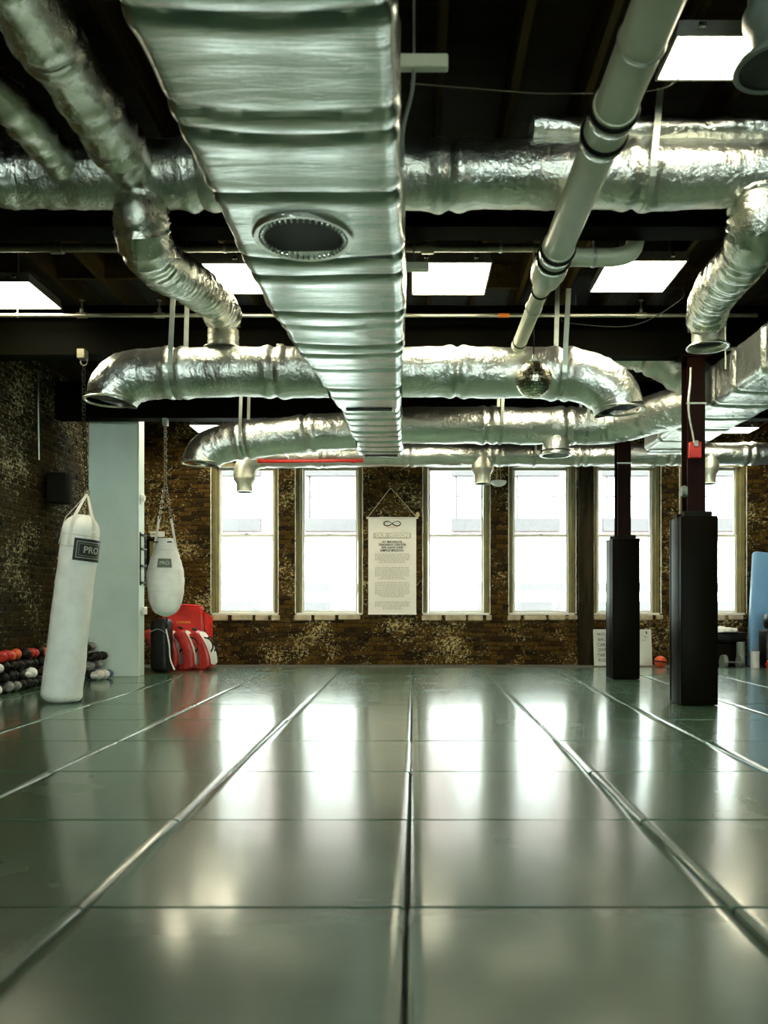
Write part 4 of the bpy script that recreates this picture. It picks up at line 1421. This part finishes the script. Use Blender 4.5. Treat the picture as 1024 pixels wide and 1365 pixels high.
def wrap_text(body, size, B0, ax, q, a_mid, hh, r, parent, mat, name='lettering', bold=0.0):
    """letters bent around the bag so that they lie on its cloth"""
    cu = bpy.data.curves.new('tmp', 'FONT')
    cu.body, cu.size, cu.align_x, cu.align_y = body, size, 'CENTER', 'CENTER'
    cu.offset = bold
    cu.resolution_u = 3
    to = bpy.data.objects.new('tmp', cu)
    COL.objects.link(to)
    dg = bpy.context.evaluated_depsgraph_get()
    me = bpy.data.meshes.new_from_object(to.evaluated_get(dg))
    bpy.data.objects.remove(to)
    bm = bmesh.new()
    bm.from_mesh(me)
    bmesh.ops.triangulate(bm, faces=bm.faces)
    bmesh.ops.subdivide_edges(bm, edges=[e for e in bm.edges if e.calc_length() > size * 0.25], cuts=1)
    for v_ in bm.verts:
        a = a_mid + v_.co.x / r
        v_.co = B0 + ax * (hh + v_.co.y) + (q @ Vector((math.cos(a), math.sin(a), 0))) * (r + 0.0)
    bm.to_mesh(me)
    bm.free()
    me.materials.clear()
    me.materials.append(MATS[mat])
    o = bpy.data.objects.new(name, me)
    COL.objects.link(o)
    o.parent = parent
    o.matrix_parent_inverse = parent.matrix_basis.inverted()
    return o


rr_ = rf_h(h0) + 0.0075
wrap_text('PRO', 0.088, B0, ax, q, math.radians(331), (h0 + h1) / 2, rr_, hp, 'label_grey', bold=0.002)
for (e, mt) in ((0.026, 'label_grey'), (0.046, 'label_green')):
    a_ = e / 0.186
    for (p0, p1, g0, g1) in ((la0 + a_, la1 - a_, h0 + e, h0 + e + 0.006), (la0 + a_, la1 - a_, h1 - e - 0.006, h1 - e), (la0 + a_, la0 + a_ + 0.03, h0 + e, h1 - e), (la1 - a_ - 0.03, la1 - a_, h0 + e, h1 - e)):
        curved_patch(B0, ax, q, p0, p1, g0, g1, rf_h, 0.0045).build('label_border', mt, hp)

# ------------------------------------------------------------------ teardrop bag
TY = 10.0
tb = thing('teardrop_bag', 'white teardrop punching bag hanging on chains by the pillar', 'punching bag', (-3.115, TY, 0.76))
tc = Vector((-3.115, TY, 0.775))
HT = 0.985
ctrl = [(0.0, 0.0), (0.03, 0.10), (0.08, 0.155), (0.18, 0.197), (0.32, 0.222), (0.46, 0.230), (0.60, 0.218), (0.72, 0.186), (0.84, 0.145), (0.93, 0.118), (0.97, 0.106), (0.985, 0.09)]


def tr_(z):
    for (a, b2) in zip(ctrl[:-1], ctrl[1:]):
        if a[0] <= z <= b2[0]:
            f = (z - a[0]) / (b2[0] - a[0])
            return a[1] + (b2[1] - a[1]) * f
    return ctrl[-1][1]


prof = []
for i in range(64):
    z = HT * (i / 63)
    r = sum(tr_(max(0, min(HT, z + dz))) for dz in (-0.02, 0, 0.02)) / 3
    prof.append((max(r, 0.0) if i else 0.0, z))
mb = MB().lathe(prof, tc, 56)
vs_ = []
for v_ in mb.v:
    v3 = Vector(v_)
    d = Vector((v3.x - tc.x, v3.y - tc.y, 0))
    h = 0.006 * mn.noise(v3 * 6) + 0.006 * mn.noise(Vector((v3.x * 4, v3.y * 4, v3.z * 30))) * (1 if v3.z > tc.z + 0.25 else 0.4)
    if d.length > 1e-3: v3 += d.normalized() * h
    vs_.append(tuple(v3))
mb.v = vs_
mb.build('bag_body', 'canvas', tb)
tj = Vector((-3.11, TY - 0.03, 2.40))
cl = []
for s in (-1, 1):
    base = tc + Vector((s * 0.125, -0.02, 0.85))
    topp = tc + Vector((s * 0.075, -0.02, 1.23))
    pts = [base + Vector((s * 0.012, 0, -0.04)), base + Vector((s * 0.004, 0, 0.06)), topp]
    mbs = MB()
    for a, b2 in zip(pts[:-1], pts[1:]):
        t_ = (b2 - a).normalized()
        w = Vector((0, 1, 0)).cross(t_).normalized() * 0.014
        nn = Vector((0, 0.004, 0))
        mbs.add([a - w - nn, a + w - nn, a + w + nn, a - w + nn, b2 - w - nn, b2 + w - nn, b2 + w + nn, b2 - w + nn], [(0, 1, 5, 4), (1, 2, 6, 5), (2, 3, 7, 6), (3, 0, 4, 7), (0, 3, 2, 1), (4, 5, 6, 7)])
    mbs.build('strap', 'webbing', tb, smooth=False)
    chain([topp, tj + Vector((s * 0.012, 0, 0))], 'chain_steel', tb)
    MB().rbox(tc.x + s * 0.088 - 0.03, tc.x + s * 0.088 + 0.03, TY - 0.135, TY - 0.115, tc.z + 0.925, tc.z + 0.94, 0.004, 1).build('eyelet', 'black_rubber', tb)
chain([tj, Vector((tj.x, TY - 0.03, 3.18))], 'chain_steel', tb, L=0.05, wr=0.005)
MB().rbox(tj.x - 0.03, tj.x + 0.03, TY - 0.07, TY + 0.02, 3.17, Z_BEAM - 0.002, 0.006, 1).build('bracket', 'hanger_steel', tb)
Iq = Matrix.Identity(3)
zz = Vector((0, 0, 1))
rf_t = lambda hh: tr_(hh) + 0.007
ta0, ta1 = math.radians(261), math.radians(306)
tpch = curved_patch(tc, zz, Iq, ta0, ta1, 0.612, 0.722, rf_t, 0.006).build('label_patch', 'label_green', tb)
wrap_text('PRO', 0.062, tc, zz, Iq, math.radians(283.5), 0.667, tr_(0.64) + 0.019, tpch, 'white_plastic')
tb_ring = MB().ring(tc + Vector((0, 0, 0.835)), 0.149, 0.003, zz, 40, 6, 1.5).build('seam', 'webbing', tb)

# ------------------------------------------------------------------ speaker on the left wall
sp = at(80, 652, 9.75)
t = thing('wall_speaker', 'black loudspeaker mounted on the left brick wall', 'speaker', (XL + 0.2, 9.75, sp.z))
MB().rbox(XL + 0.06, XL + 0.29, 9.62, 9.83, sp.z - 0.185, sp.z + 0.185, 0.012, 2).build('cabinet', 'black_plastic', t)
MB().rbox(XL + 0.075, XL + 0.275, 9.612, 9.622, sp.z - 0.17, sp.z + 0.17, 0.004, 1).build('grille', 'black_rubber', t)
MB().rbox(XL + 0.0, XL + 0.07, 9.70, 9.76, sp.z - 0.05, sp.z + 0.05, 0.004, 1).build('bracket', 'black_plastic', t)
t = MB().tube([(XL + 0.022, 9.52, 2.66), (XL + 0.022, 9.5, 3.4), (XL + 0.025, 9.5, 3.71)], 0.009, 8).build('wall_conduit', 'hanger_steel')
tag(t, 'thin vertical conduit on the left wall above the speaker', 'conduit')

# ------------------------------------------------------------------ mission banner
BYY = 12.93
b0, b1 = at(491, 690, BYY), at(555, 819, BYY)
BX0, BX1, BZ1, BZ0 = b0.x, b1.x, b0.z, b1.z
bc = (BX0 + BX1) / 2
t = thing('mission_banner', 'cream cloth mission banner hanging between the middle windows', 'banner', (bc, BYY, BZ0))
mb = MB()
nx, nz = 10, 24
vs_, fs = [], []
for j in range(nz + 1):
    for i in range(nx + 1):
        x = BX0 + (BX1 - BX0) * i / nx
        z = BZ0 + (BZ1 - BZ0) * j / nz
        vs_.append((x, BYY + 0.006 * math.sin(j / nz * 4) + 0.003 * mn.noise(Vector((x * 3, z * 3, 1))), z))
c_ = nx + 1
for j in range(nz):
    for i in range(nx):
        fs.append((j * c_ + i, j * c_ + i + 1, (j + 1) * c_ + i + 1, (j + 1) * c_ + i))
mb.add(vs_, fs)
nb = len(vs_)
mb.add([(x, y + 0.004, z) for (x, y, z) in vs_], [tuple(reversed(f)) for f in fs])
bcl = mb.build('cloth', 'banner_cloth', t)
MB().tube([(BX0 - 0.03, BYY - 0.004, BZ1 - 0.005), (BX1 + 0.03, BYY - 0.004, BZ1 - 0.005)], 0.014, 12).build('top_rod', 'print_cream', t)
MB().tube([(BX0 - 0.005, BYY, BZ0 + 0.005), (BX1 + 0.005, BYY, BZ0 + 0.005)], 0.011, 10).build('bottom_rod', 'print_cream', t)
nail = at(521, 651, BYY)
MB().tube([(BX0 - 0.01, BYY - 0.006, BZ1), nail + Vector((-0.01, 0, 0))], 0.006, 6).build('cord', 'rope', t)
MB().tube([nail + Vector((0.01, 0, 0)), (BX1 + 0.01, BYY - 0.006, BZ1)], 0.006, 6).build('cord', 'rope', t)
MB().ellipsoid((BX1 + 0.02, BYY - 0.01, BZ1 + 0.045), (0.035, 0.02, 0.045), None, 10, 8).build('knot', 'rope', t)
MB().tube([nail + Vector((0, -0.02, 0)), nail + Vector((0, 0.06, 0))], 0.008, 8).build('nail', 'chain_steel', t)
YT = BYY - 0.012
W = BX1 - BX0
Hh = BZ1 - BZ0
def bz(f): return BZ1 - Hh * f
# infinity emblem
pts = []
rad = []
for i in range(49):
    a = 2 * PI * i / 48
    dd = 1 + math.sin(a) ** 2
    pts.append((bc + 0.135 * math.cos(a) / dd, YT, bz(0.062) + 0.105 * math.sin(a) * math.cos(a) / dd))
    rad.append(0.004 + 0.0045 * abs(math.cos(a + 0.4)))
MB().tube(pts, rad, 6, False).build('emblem', 'print_black', bcl)
text('lettering', 'MAVERICK', 0.036, (bc, YT, bz(0.102)), bcl, 'print_orange')
MB().rbox(bc - 0.305, bc + 0.305, YT + 0.003, YT + 0.006, bz(0.212), bz(0.155), 0.001, 1).build('heading_panel', 'print_tan', bcl)
text('lettering', 'OUR MISSION', 0.088, (bc, YT, bz(0.186)), bcl, 'print_cream', bold=0.003)
for i, s in enumerate(('AT MAVERICK', 'TRAINING CENTER', 'WE HAVE ONE', 'SIMPLE MISSION.')):
    text('lettering', s, 0.047, (bc, YT, bz(0.252 + 0.0295 * i)), bcl, 'print_black', bold=0.0012, spacing=1.12)
# fine print: too small to read in the photograph, kept as rows of ink strokes
rnd = random.Random(3)
ink = MB()
for (f0, rows) in ((0.375, 7), (0.515, 9), (0.67, 11), (0.87, 6)):
    for k in range(rows):
        wid = 0.56 * (1 if k < rows - 2 else rnd.uniform(0.5, 0.85))
        z = bz(f0 + 0.0148 * k)
        x = bc - wid / 2
        while x < bc + wid / 2 - 0.01:
            L = rnd.uniform(0.012, 0.05)
            x1 = min(x + L, bc + wid / 2)
            ink.box(x, x1, YT - 0.0006, YT + 0.0006, z - 0.0042, z + 0.0042)
            x = x1 + 0.012
tag(ink.build('fine_print', 'print_grey', bcl, smooth=False), kind='stuff')

# ------------------------------------------------------------------ whiteboard leaning on the rear wall
w0, w1 = at(791, 839, 12.85), at(868, 839, 12.85)
t = thing('whiteboard', 'whiteboard with handwritten list standing behind the farther column', 'whiteboard', ((w0.x + w1.x) / 2, 12.8, Z_SLAB))
Mw = Matrix.Translation((w0.x, 12.78, Z_SLAB)) @ Matrix.Rotation(-math.radians(7), 4, 'X')
ww, wh = w1.x - w0.x, (w0.z - Z_SLAB) / math.cos(math.radians(7))
MB().rbox(0, ww, 0, 0.018, 0, wh, 0.004, 1, Mw).build('panel', 'white_board', t)
for (a, b2, c, d) in ((0, ww, wh - 0.012, wh), (0, 0.012, 0, wh), (ww - 0.012, ww, 0, wh)):
    MB().box(a, b2, -0.004, 0.002, c, d, Mw).build('frame', 'white_plastic', t, smooth=False)
for i, s in enumerate(('MOUNT', 'BACK', 'CARRY', 'SWEEP', 'TAKE', 'RUS')):
    o = text('handwriting', s, 0.075, Mw @ Vector((0.055 + 0.012 * (i % 2), -0.005, wh - 0.085 - 0.083 * i)), t, 'print_black', (PI / 2 - math.radians(7), math.radians(-2 + i % 3), 0), 'LEFT', 0.0, 0.0006, 0.9)
for (x, z, L) in ((0.80, 0.11, 0.05), (0.83, 0.125, 0.03), (0.78, 0.17, 0.04), (0.82, 0.165, 0.025)):
    MB().box(x, x + L, -0.006, -0.004, wh - z - 0.01, wh - z, Mw).build('handwriting', 'print_grey', t, smooth=False)
MB().rbox(0.845, 0.865, -0.008, -0.003, wh - 0.075, wh - 0.03, 0.003, 1, Mw).build('magnet', 'print_black', t)

# ------------------------------------------------------------------ ball and gear along the rear wall, right
p = Vector((3.80, 12.3, Z_SLAB + 0.095))
t = thing('medicine_ball', 'orange red medicine ball with a dark band by the rear wall', 'ball', p)
MB().ellipsoid(p, (0.095,) * 3, None, 28, 18).build('shell', 'orange_leather', t)
MB().ring(p, 0.094, 0.006, (0.15, 0.1, 1), 36, 6, 2.0).build('band', 'black_leather', t)

# blue folding pad leaning against the wall
t = thing('crash_pad', 'tall light blue pad leaning against the rear wall at right', 'pad', (5.6, 12.4, Z_SLAB))
Mp = Matrix.Translation((5.23, 12.45, Z_SLAB)) @ Matrix.Rotation(math.radians(6.0), 4, 'Y') @ Matrix.Rotation(-math.radians(7), 4, 'X')
MB().rbox(0, 0.95, 0, 0.14, 0.004, 1.86, 0.04, 3, Mp).build('pad_body', 'blue_pad', t)
for x in (0.31, 0.63):
    MB().tube([Mp @ Vector((x, 0.0, 0.03)), Mp @ Vector((x, 0.0, 1.83))], 0.006, 6).build('seam', 'blue_leather', t)
MB().rbox(0.3, 0.34, -0.012, 0.004, 0.9, 1.06, 0.004, 1, Mp).build('handle', 'blue_leather', t)

t = thing('equipment_bench', 'black bench with a crumpled white towel beside the nearer column', 'bench', (4.7, 12.3, Z_SLAB))
bx0 = at(952, 850, 12.3)
MB().rbox(4.50, 5.16, 12.35, 12.75, 0.36, 0.50, 0.03, 2).build('seat', 'black_leather', t)
for x in (4.54, 5.08):
    for y in (12.39, 12.67):
        MB().rbox(x, x + 0.05, y, y + 0.05, Z_SLAB, 0.38, 0.006, 1).build('leg', 'black_plastic', t)
MB().rbox(4.58, 5.08, 12.42, 12.70, Z_SLAB, 0.34, 0.02, 1).build('storage_box', 'black_plastic', t)
tw = thing('crumpled_towel', 'crumpled white towel lying on the black bench', 'towel', (4.85, 12.5, 0.5))
mb = MB().ellipsoid((4.80, 12.42, 0.525), (0.22, 0.13, 0.05), None, 28, 14)
mb.v = [tuple(Vector(v_) + Vector((0.03 * mn.noise(Vector(v_) * 11), 0.02 * mn.noise(Vector(v_) * 13), 0.035 * mn.noise(Vector(v_) * 16)))) for v_ in mb.v]
mb.v = [(x, y, max(z, 0.502)) for (x, y, z) in mb.v]
mb.build('fabric', 'white_leather', tw)
MB().ring((4.98, 12.40, 0.512), 0.05, 0.01, (0, 0.3, 1), 16, 6).build('fold', 'white_leather', tw)

t = thing('foam_roller', 'dark grey green foam roller standing upright by the bench', 'foam roller', (4.98, 12.2, Z_SLAB))
MB().lathe([(0.025, 0.0), (0.06, 0.0), (0.062, 0.01), (0.062, 0.39), (0.06, 0.40), (0.025, 0.40), (0.025, 0.0)], (5.0, 12.2, Z_SLAB), 28).build('foam', 'grey_plastic', t)
MB().ring((5.0, 12.2, Z_SLAB + 0.398), 0.052, 0.008, zz, 28, 6).build('rim', 'hanger_steel', t)
t = thing('white_tub', 'white tub holding thin sticks beside the blue pad', 'tub', (5.16, 12.1, Z_SLAB))
MB().lathe([(0.0, 0.0), (0.06, 0.0), (0.064, 0.25), (0.068, 0.27), (0.058, 0.27), (0.054, 0.02), (0, 0.02)], (5.175, 12.1, Z_SLAB), 28).build('tub_body', 'white_plastic', t)
for (dx, dy, hgt) in ((0.02, 0.01, 0.36), (-0.03, 0.0, 0.34), (0.0, -0.02, 0.33)):
    MB().tube([(5.175, 12.1, Z_SLAB + 0.02), (5.175 + dx * 1.6, 12.1 + dy, Z_SLAB + hgt)], 0.006, 8).build('stick', 'chain_steel', t)
t = thing('dumbbell', 'small chrome dumbbell lying at the foot of the foam roller', 'dumbbell', (4.8, 12.0, Z_SLAB))
MB().tube([(4.66, 12.0, Z_SLAB + 0.125), (4.90, 12.0, Z_SLAB + 0.105)], 0.015, 12).build('handle', 'clamp_steel', t)
for (xa_, xb_) in ((4.63, 4.69), (4.88, 4.93)):
    MB().tube([(xa_, 12.0, Z_SLAB + 0.115), (xb_, 12.0, Z_SLAB + 0.112)], [0.11, 0.11], 16).build('weight', 'grey_plastic', t)
t = thing('training_dummy', 'dark red and black equipment stack beside the blue pad', 'equipment', (5.5, 11.9, Z_SLAB))
MB().rbox(5.30, 5.62, 12.0, 12.3, Z_SLAB, 0.55, 0.05, 2).build('base', 'black_leather', t)
MB().rbox(5.36, 5.62, 12.02, 12.28, 0.55, 0.80, 0.06, 2).build('upper', 'black_leather', t)
MB().rbox(5.355, 5.47, 11.985, 12.1, 0.50, 0.545, 0.01, 1).build('buckle', 'white_plastic', t)
MB().rbox(5.37, 5.44, 12.0, 12.1, 0.63, 0.70, 0.02, 1).build('knob', 'grey_plastic', t)
t = thing('red_pad', 'small red pad at the right edge by the equipment stack', 'pad', (5.4, 11.85, Z_SLAB))
MB().ellipsoid((5.38, 11.9, Z_SLAB + 0.09), (0.13, 0.08, 0.088), None, 18, 12).build('pad_body', 'red_leather', t)
MB().ring((5.38, 11.9, Z_SLAB + 0.09), 0.09, 0.02, (0.2, 1, 0.2), 20, 6).build('rim', 'white_leather', t)

# ------------------------------------------------------------------ kick shields, red bin, black bag
def kick_shield(lab, base, lean, yaw, sc=1.0, face='white_leather'):
    t = thing('kick_shield', lab, 'shield', base, 'red kick shields by the pillar')
    M = Matrix.Translation(base) @ Matrix.Rotation(yaw, 4, 'Z') @ Matrix.Rotation(-lean, 4, 'Y') @ Matrix.Scale(sc, 4)
    def slab(x0, x1, w, h0, h1, r):
        mb = MB().rbox(x0, x1, -w, w, h0, h1, r, 3)
        bm_v = []
        for (x, y, z) in mb.v:
            k = (z - 0.3) / 0.3
            bm_v.append(M @ Vector((x - 0.05 * k * k - 0.5 * y * y, y, z)))
        mb.v = [tuple(p_) for p_ in bm_v]
        return mb
    # subdivided body so that it curves
    bm = bmesh.new()
    bmesh.ops.create_cube(bm, size=1)
    bmesh.ops.subdivide_edges(bm, edges=bm.edges[:], cuts=7, use_grid_fill=True)
    V, Fc = [], []
    for v_ in bm.verts:
        x, y, z = v_.co * 2
        ee = 0.86
        yy = y * (1 - 0.10 * z * z * 0.8)
        zz_ = z * (1 - 0.10 * y * y)
        k = max(abs(x), 0)
        rnd_ = 1 - 0.07 * (abs(x) ** 4)
        X = 0.080 * x * (1 - 0.15 * max(abs(yy), abs(zz_)) ** 6) - 0.06 * z * z
        V.append(M @ Vector((X, 0.165 * yy * rnd_, 0.30 + 0.295 * zz_ * rnd_)))
    bm.verts.index_update()
    Fc = [[w.index for w in f.verts] for f in bm.faces]
    bm.free()
    MB().add(V, Fc).build('shield_body', 'red_leather', t)
    # pale strike face and back panel following the curve
    for sgn, mat_, nm in ((1, face, 'strike_face'), (-1, 'red_leather', 'back_panel')):
        vs2, fs2 = [], []
        for j in range(9):
            for i in range(5):
                y, z = -1 + 2 * i / 4, -1 + 2 * j / 8
                yy, zz_ = 0.84 * y * (1 - 0.09 * z * z), 0.88 * z * (1 - 0.09 * y * y)
                for off in (0.0, 0.010):
                    vs2.append(M @ Vector((sgn * (0.075 + off * (1 - 0.8 * (abs(y) > 0.9 or abs(z) > 0.95))) - 0.06 * (zz_) ** 2, 0.165 * yy, 0.30 + 0.295 * zz_)))
        for j in range(8):
            for i in range(4):
                a = (j * 5 + i) * 2
                fs2 += [(a + 1, a + 3, a + 13, a + 11), (a, a + 10, a + 12, a + 2)]
        MB().add(vs2, fs2).build(nm, mat_, t)
    for dy in (-0.07, 0.07):
        pts = [M @ Vector((0.070, dy, 0.22)), M @ Vector((0.13, dy, 0.27)), M @ Vector((0.145, dy, 0.34)), M @ Vector((0.12, dy, 0.41)), M @ Vector((0.065, dy, 0.45))]
        MB().tube(smooth_path(pts, 0.02), 0.012, 8).build('arm_loop', 'black_leather', t)
    pts = [M @ Vector((-0.02, -0.05, 0.585)), M @ Vector((-0.06, -0.03, 0.64)), M @ Vector((-0.06, 0.03, 0.64)), M @ Vector((-0.02, 0.05, 0.585))]
    MB().tube(smooth_path(pts, 0.02), 0.012, 8).build('top_handle', 'black_leather', t)
    return t


ks = [(219, 0.26, 0.02, 'red kick shield half hidden behind the black gear bag'), (239, 0.26, 0.02, 'second red kick shield from the white pillar'),
      (261, 0.30, 0.0, 'third red kick shield from the white pillar'), (283, 0.40, -0.12, 'rightmost red kick shield showing its white face and black loops')]
for (px, lean, yaw, lab) in ks:
    p = at(px, 893, 11.2)
    kick_shield(lab, Vector((p.x, 11.22 + 0.06 * (px > 270), 0.035)), lean, yaw, 0.98)

t = thing('red_fabric_bin', 'bright red fabric bin with drooping cloth behind the kick shields', 'bin', (-3.3, 11.6, 0))
mb = MB()
bm = bmesh.new()
bmesh.ops.create_cube(bm, size=1)
bmesh.ops.subdivide_edges(bm, edges=bm.edges[:], cuts=11, use_grid_fill=True)
bm.verts.index_update()
V = []
for v_ in bm.verts:
    x, y, z = v_.co
    p_ = Vector((-3.36 + x * (0.54 + 0.05 * z), 11.62 + y * 0.24, 0.008 + (z + 0.5) * 0.90))
    s_ = 0.022 * mn.noise(p_ * 5) + 0.012 * mn.noise(p_ * 13)
    nrm = Vector((x if abs(x) > 0.45 else 0, y if abs(y) > 0.45 else 0, z if z > 0.45 else 0))
    V.append(p_ + nrm * 2 * s_)
mb.add(V, [[w.index for w in f.verts] for f in bm.faces])
bm.free()
mb.build('bin_body', 'red_cloth', t)
mb = MB()
for (x0, x1) in ((-3.64, -3.08),):
    pts = [Vector((-3.64, 11.49, 0.90)), Vector((-3.36, 11.475, 0.925)), Vector((-3.08, 11.49, 0.905))]
    mb.tube(smooth_path(pts, 0.04), 0.016, 8)
mb.build('rim_piping', 'red_cloth', t)
vs2, fs2 = [], []
for j in range(11):
    for i in range(9):
        u_, w_ = i / 8, j / 10
        p_ = Vector((-3.09 + 0.17 * u_ * (1 - 0.3 * w_) + 0.06 * w_, 11.46 + 0.10 * u_, 0.90 - 0.16 * u_ - 0.42 * w_ * (0.6 + 0.4 * u_)))
        p_ += Vector((0.0, 0.03 * math.sin(u_ * 9 + w_ * 2), 0))
        for off in (0, 0.006):
            vs2.append(p_ + Vector((0, -off, 0)))
for j in range(10):
    for i in range(8):
        a = (j * 9 + i) * 2
        fs2 += [(a + 1, a + 3, a + 21, a + 19), (a, a + 18, a + 20, a + 2)]
MB().add(vs2, fs2).build('draped_cloth', 'red_cloth', t)
MB().rbox(-3.42, -3.22, 11.470, 11.482, 0.66, 0.69, 0.003, 1).build('label_strip', 'orange_paint', t)

t = thing('gear_bag', 'black upright gear bag standing against the white pillar', 'bag', (-3.4, 10.9, 0))
mb = MB().rbox(-3.58, -3.31, 10.75, 11.02, 0.006, 0.74, 0.08, 5)
mb.v = [tuple(Vector(v_) + Vector((0.03 * mn.noise(Vector(v_) * 4), 0.02 * mn.noise(Vector(v_) * 5), 0.0))) for v_ in mb.v]
mb.build('bag_body', 'black_leather', t)
MB().tube(smooth_path([(-3.5, 10.80, 0.70), (-3.46, 10.79, 0.82), (-3.38, 10.79, 0.82), (-3.34, 10.80, 0.70)], 0.02), 0.012, 8).build('carry_handle', 'black_leather', t)
MB().tube(smooth_path([(-3.34, 10.74, 0.60), (-3.29, 10.71, 0.40), (-3.27, 10.70, 0.2), (-3.22, 10.72, 0.05)], 0.03), 0.010, 8).build('shoulder_strap', 'webbing', t)
MB().tube(smooth_path([(-3.58, 10.74, 0.55), (-3.45, 10.735, 0.60), (-3.34, 10.74, 0.55)], 0.03), 0.006, 6).build('zipper', 'grey_leather', t)

# ------------------------------------------------------------------ gloves along the left wall
def glove(fist_mat, cuff_mat):
    t = bpy.data.objects.new('boxing_glove', None)
    t.empty_display_size = 0.05
    COL.objects.link(t)
    mb = MB().ellipsoid((0.0, 0.055, 0.075), (0.066, 0.088, 0.072), None, 14, 10)
    mb.v = [(x, y, max(0.0, z) if z > 0.006 else 0.0) for (x, y, z) in mb.v]
    mb.ellipsoid((0.0, -0.03, 0.066), (0.052, 0.06, 0.058), None, 12, 8)
    a = mb.build('fist', fist_mat, t)
    MB().ellipsoid((0.062, 0.03, 0.062), (0.026, 0.062, 0.028), Matrix.Rotation(0.25, 3, 'Z'), 10, 8).build('thumb', fist_mat, t)
    MB().lathe([(0.040, 0.0), (0.046, 0.03), (0.052, 0.055), (0.046, 0.06), (0.038, 0.03)], (0, -0.055, 0.066), 14, Matrix.Rotation(PI / 2, 3, 'X')).build('cuff', cuff_mat, t)
    MB().tube([(-0.055, -0.085, 0.075), (-0.02, -0.085, 0.125), (0.03, -0.085, 0.12), (0.056, -0.085, 0.075)], 0.008, 6).build('wrist_strap', cuff_mat, t)
    return t


kinds = {'black': ('black_leather', 'grey_leather'), 'black and white': ('black_leather', 'white_leather'), 'red': ('red_leather', 'black_leather'),
         'grey': ('grey_leather', 'black_leather'), 'blue': ('blue_leather', 'white_leather'), 'olive': ('olive_leather', 'white_leather'),
         'orange red': ('orange_leather', 'black_leather'), 'white': ('white_leather', 'black_leather')}
proto = {}
rnd = random.Random(12)


ORD = ['first', 'second', 'third', 'fourth', 'fifth', 'sixth', 'seventh', 'eighth', 'ninth', 'tenth', 'eleventh', 'twelfth']


def put_glove(kind, x, y, z, pile, where):
    """where: which row and which place in it, counted from the camera"""
    lab = '%s glove, %s of %s' % (kind, where, pile)
    if kind not in proto:
        o = glove(*kinds[kind])
        proto[kind] = o
    else:
        o = copy_tree(proto[kind])
    o.location = (x, y, z)
    o.rotation_euler = (rnd.uniform(-0.12, 0.12), rnd.uniform(-0.12, 0.12), -PI / 2 + rnd.uniform(-0.9, 0.7))
    s = rnd.uniform(0.72, 0.84)
    o.scale = (s, s, s)
    tag(o, lab, 'glove', 'gloves heaped in ' + pile)


LAY = ['bottom', 'lower', 'upper', 'top']
ORD += ['thirteenth', 'fourteenth']
for layer in range(4):
    y, n = 7.85 + 0.05 * layer, 0
    while y < 9.5 - 0.05 * layer and n < 14:
        if layer == 3:
            kind = rnd.choice(['black', 'orange red', 'red', 'black', 'orange red'])
        else:
            kind = rnd.choice(['black', 'black', 'black and white', 'white', 'grey', 'black', 'black and white'])
        put_glove(kind, XL + 0.20 - 0.015 * layer + rnd.uniform(-0.01, 0.01), y, 0.008 + 0.108 * layer, 'the left wall pile', '%s from the camera, %s row' % (ORD[n], LAY[layer]))
        y += rnd.uniform(0.128, 0.138)
        n += 1
for layer in range(4):
    for row in range(3 if layer < 1 else 2 if layer < 3 else 1):
        y, n = 9.80 + 0.04 * layer, 0
        while y < 10.24 and n < 3:
            kind = rnd.choice([['blue', 'black', 'blue', 'white', 'olive'], ['blue', 'black', 'blue', 'grey'], ['blue', 'black and white', 'olive', 'black'], ['black', 'olive', 'black and white', 'grey']][layer])
            put_glove(kind, XL + 0.17 + 0.21 * row + 0.05 * layer, y, 0.008 + 0.108 * layer, 'the pile before the pillar', '%s in the %s %s row' % (['nearest', 'middle', 'farthest'][n], LAY[layer], ['inner', 'centre', 'outer'][row]))
            y += 0.14
            n += 1
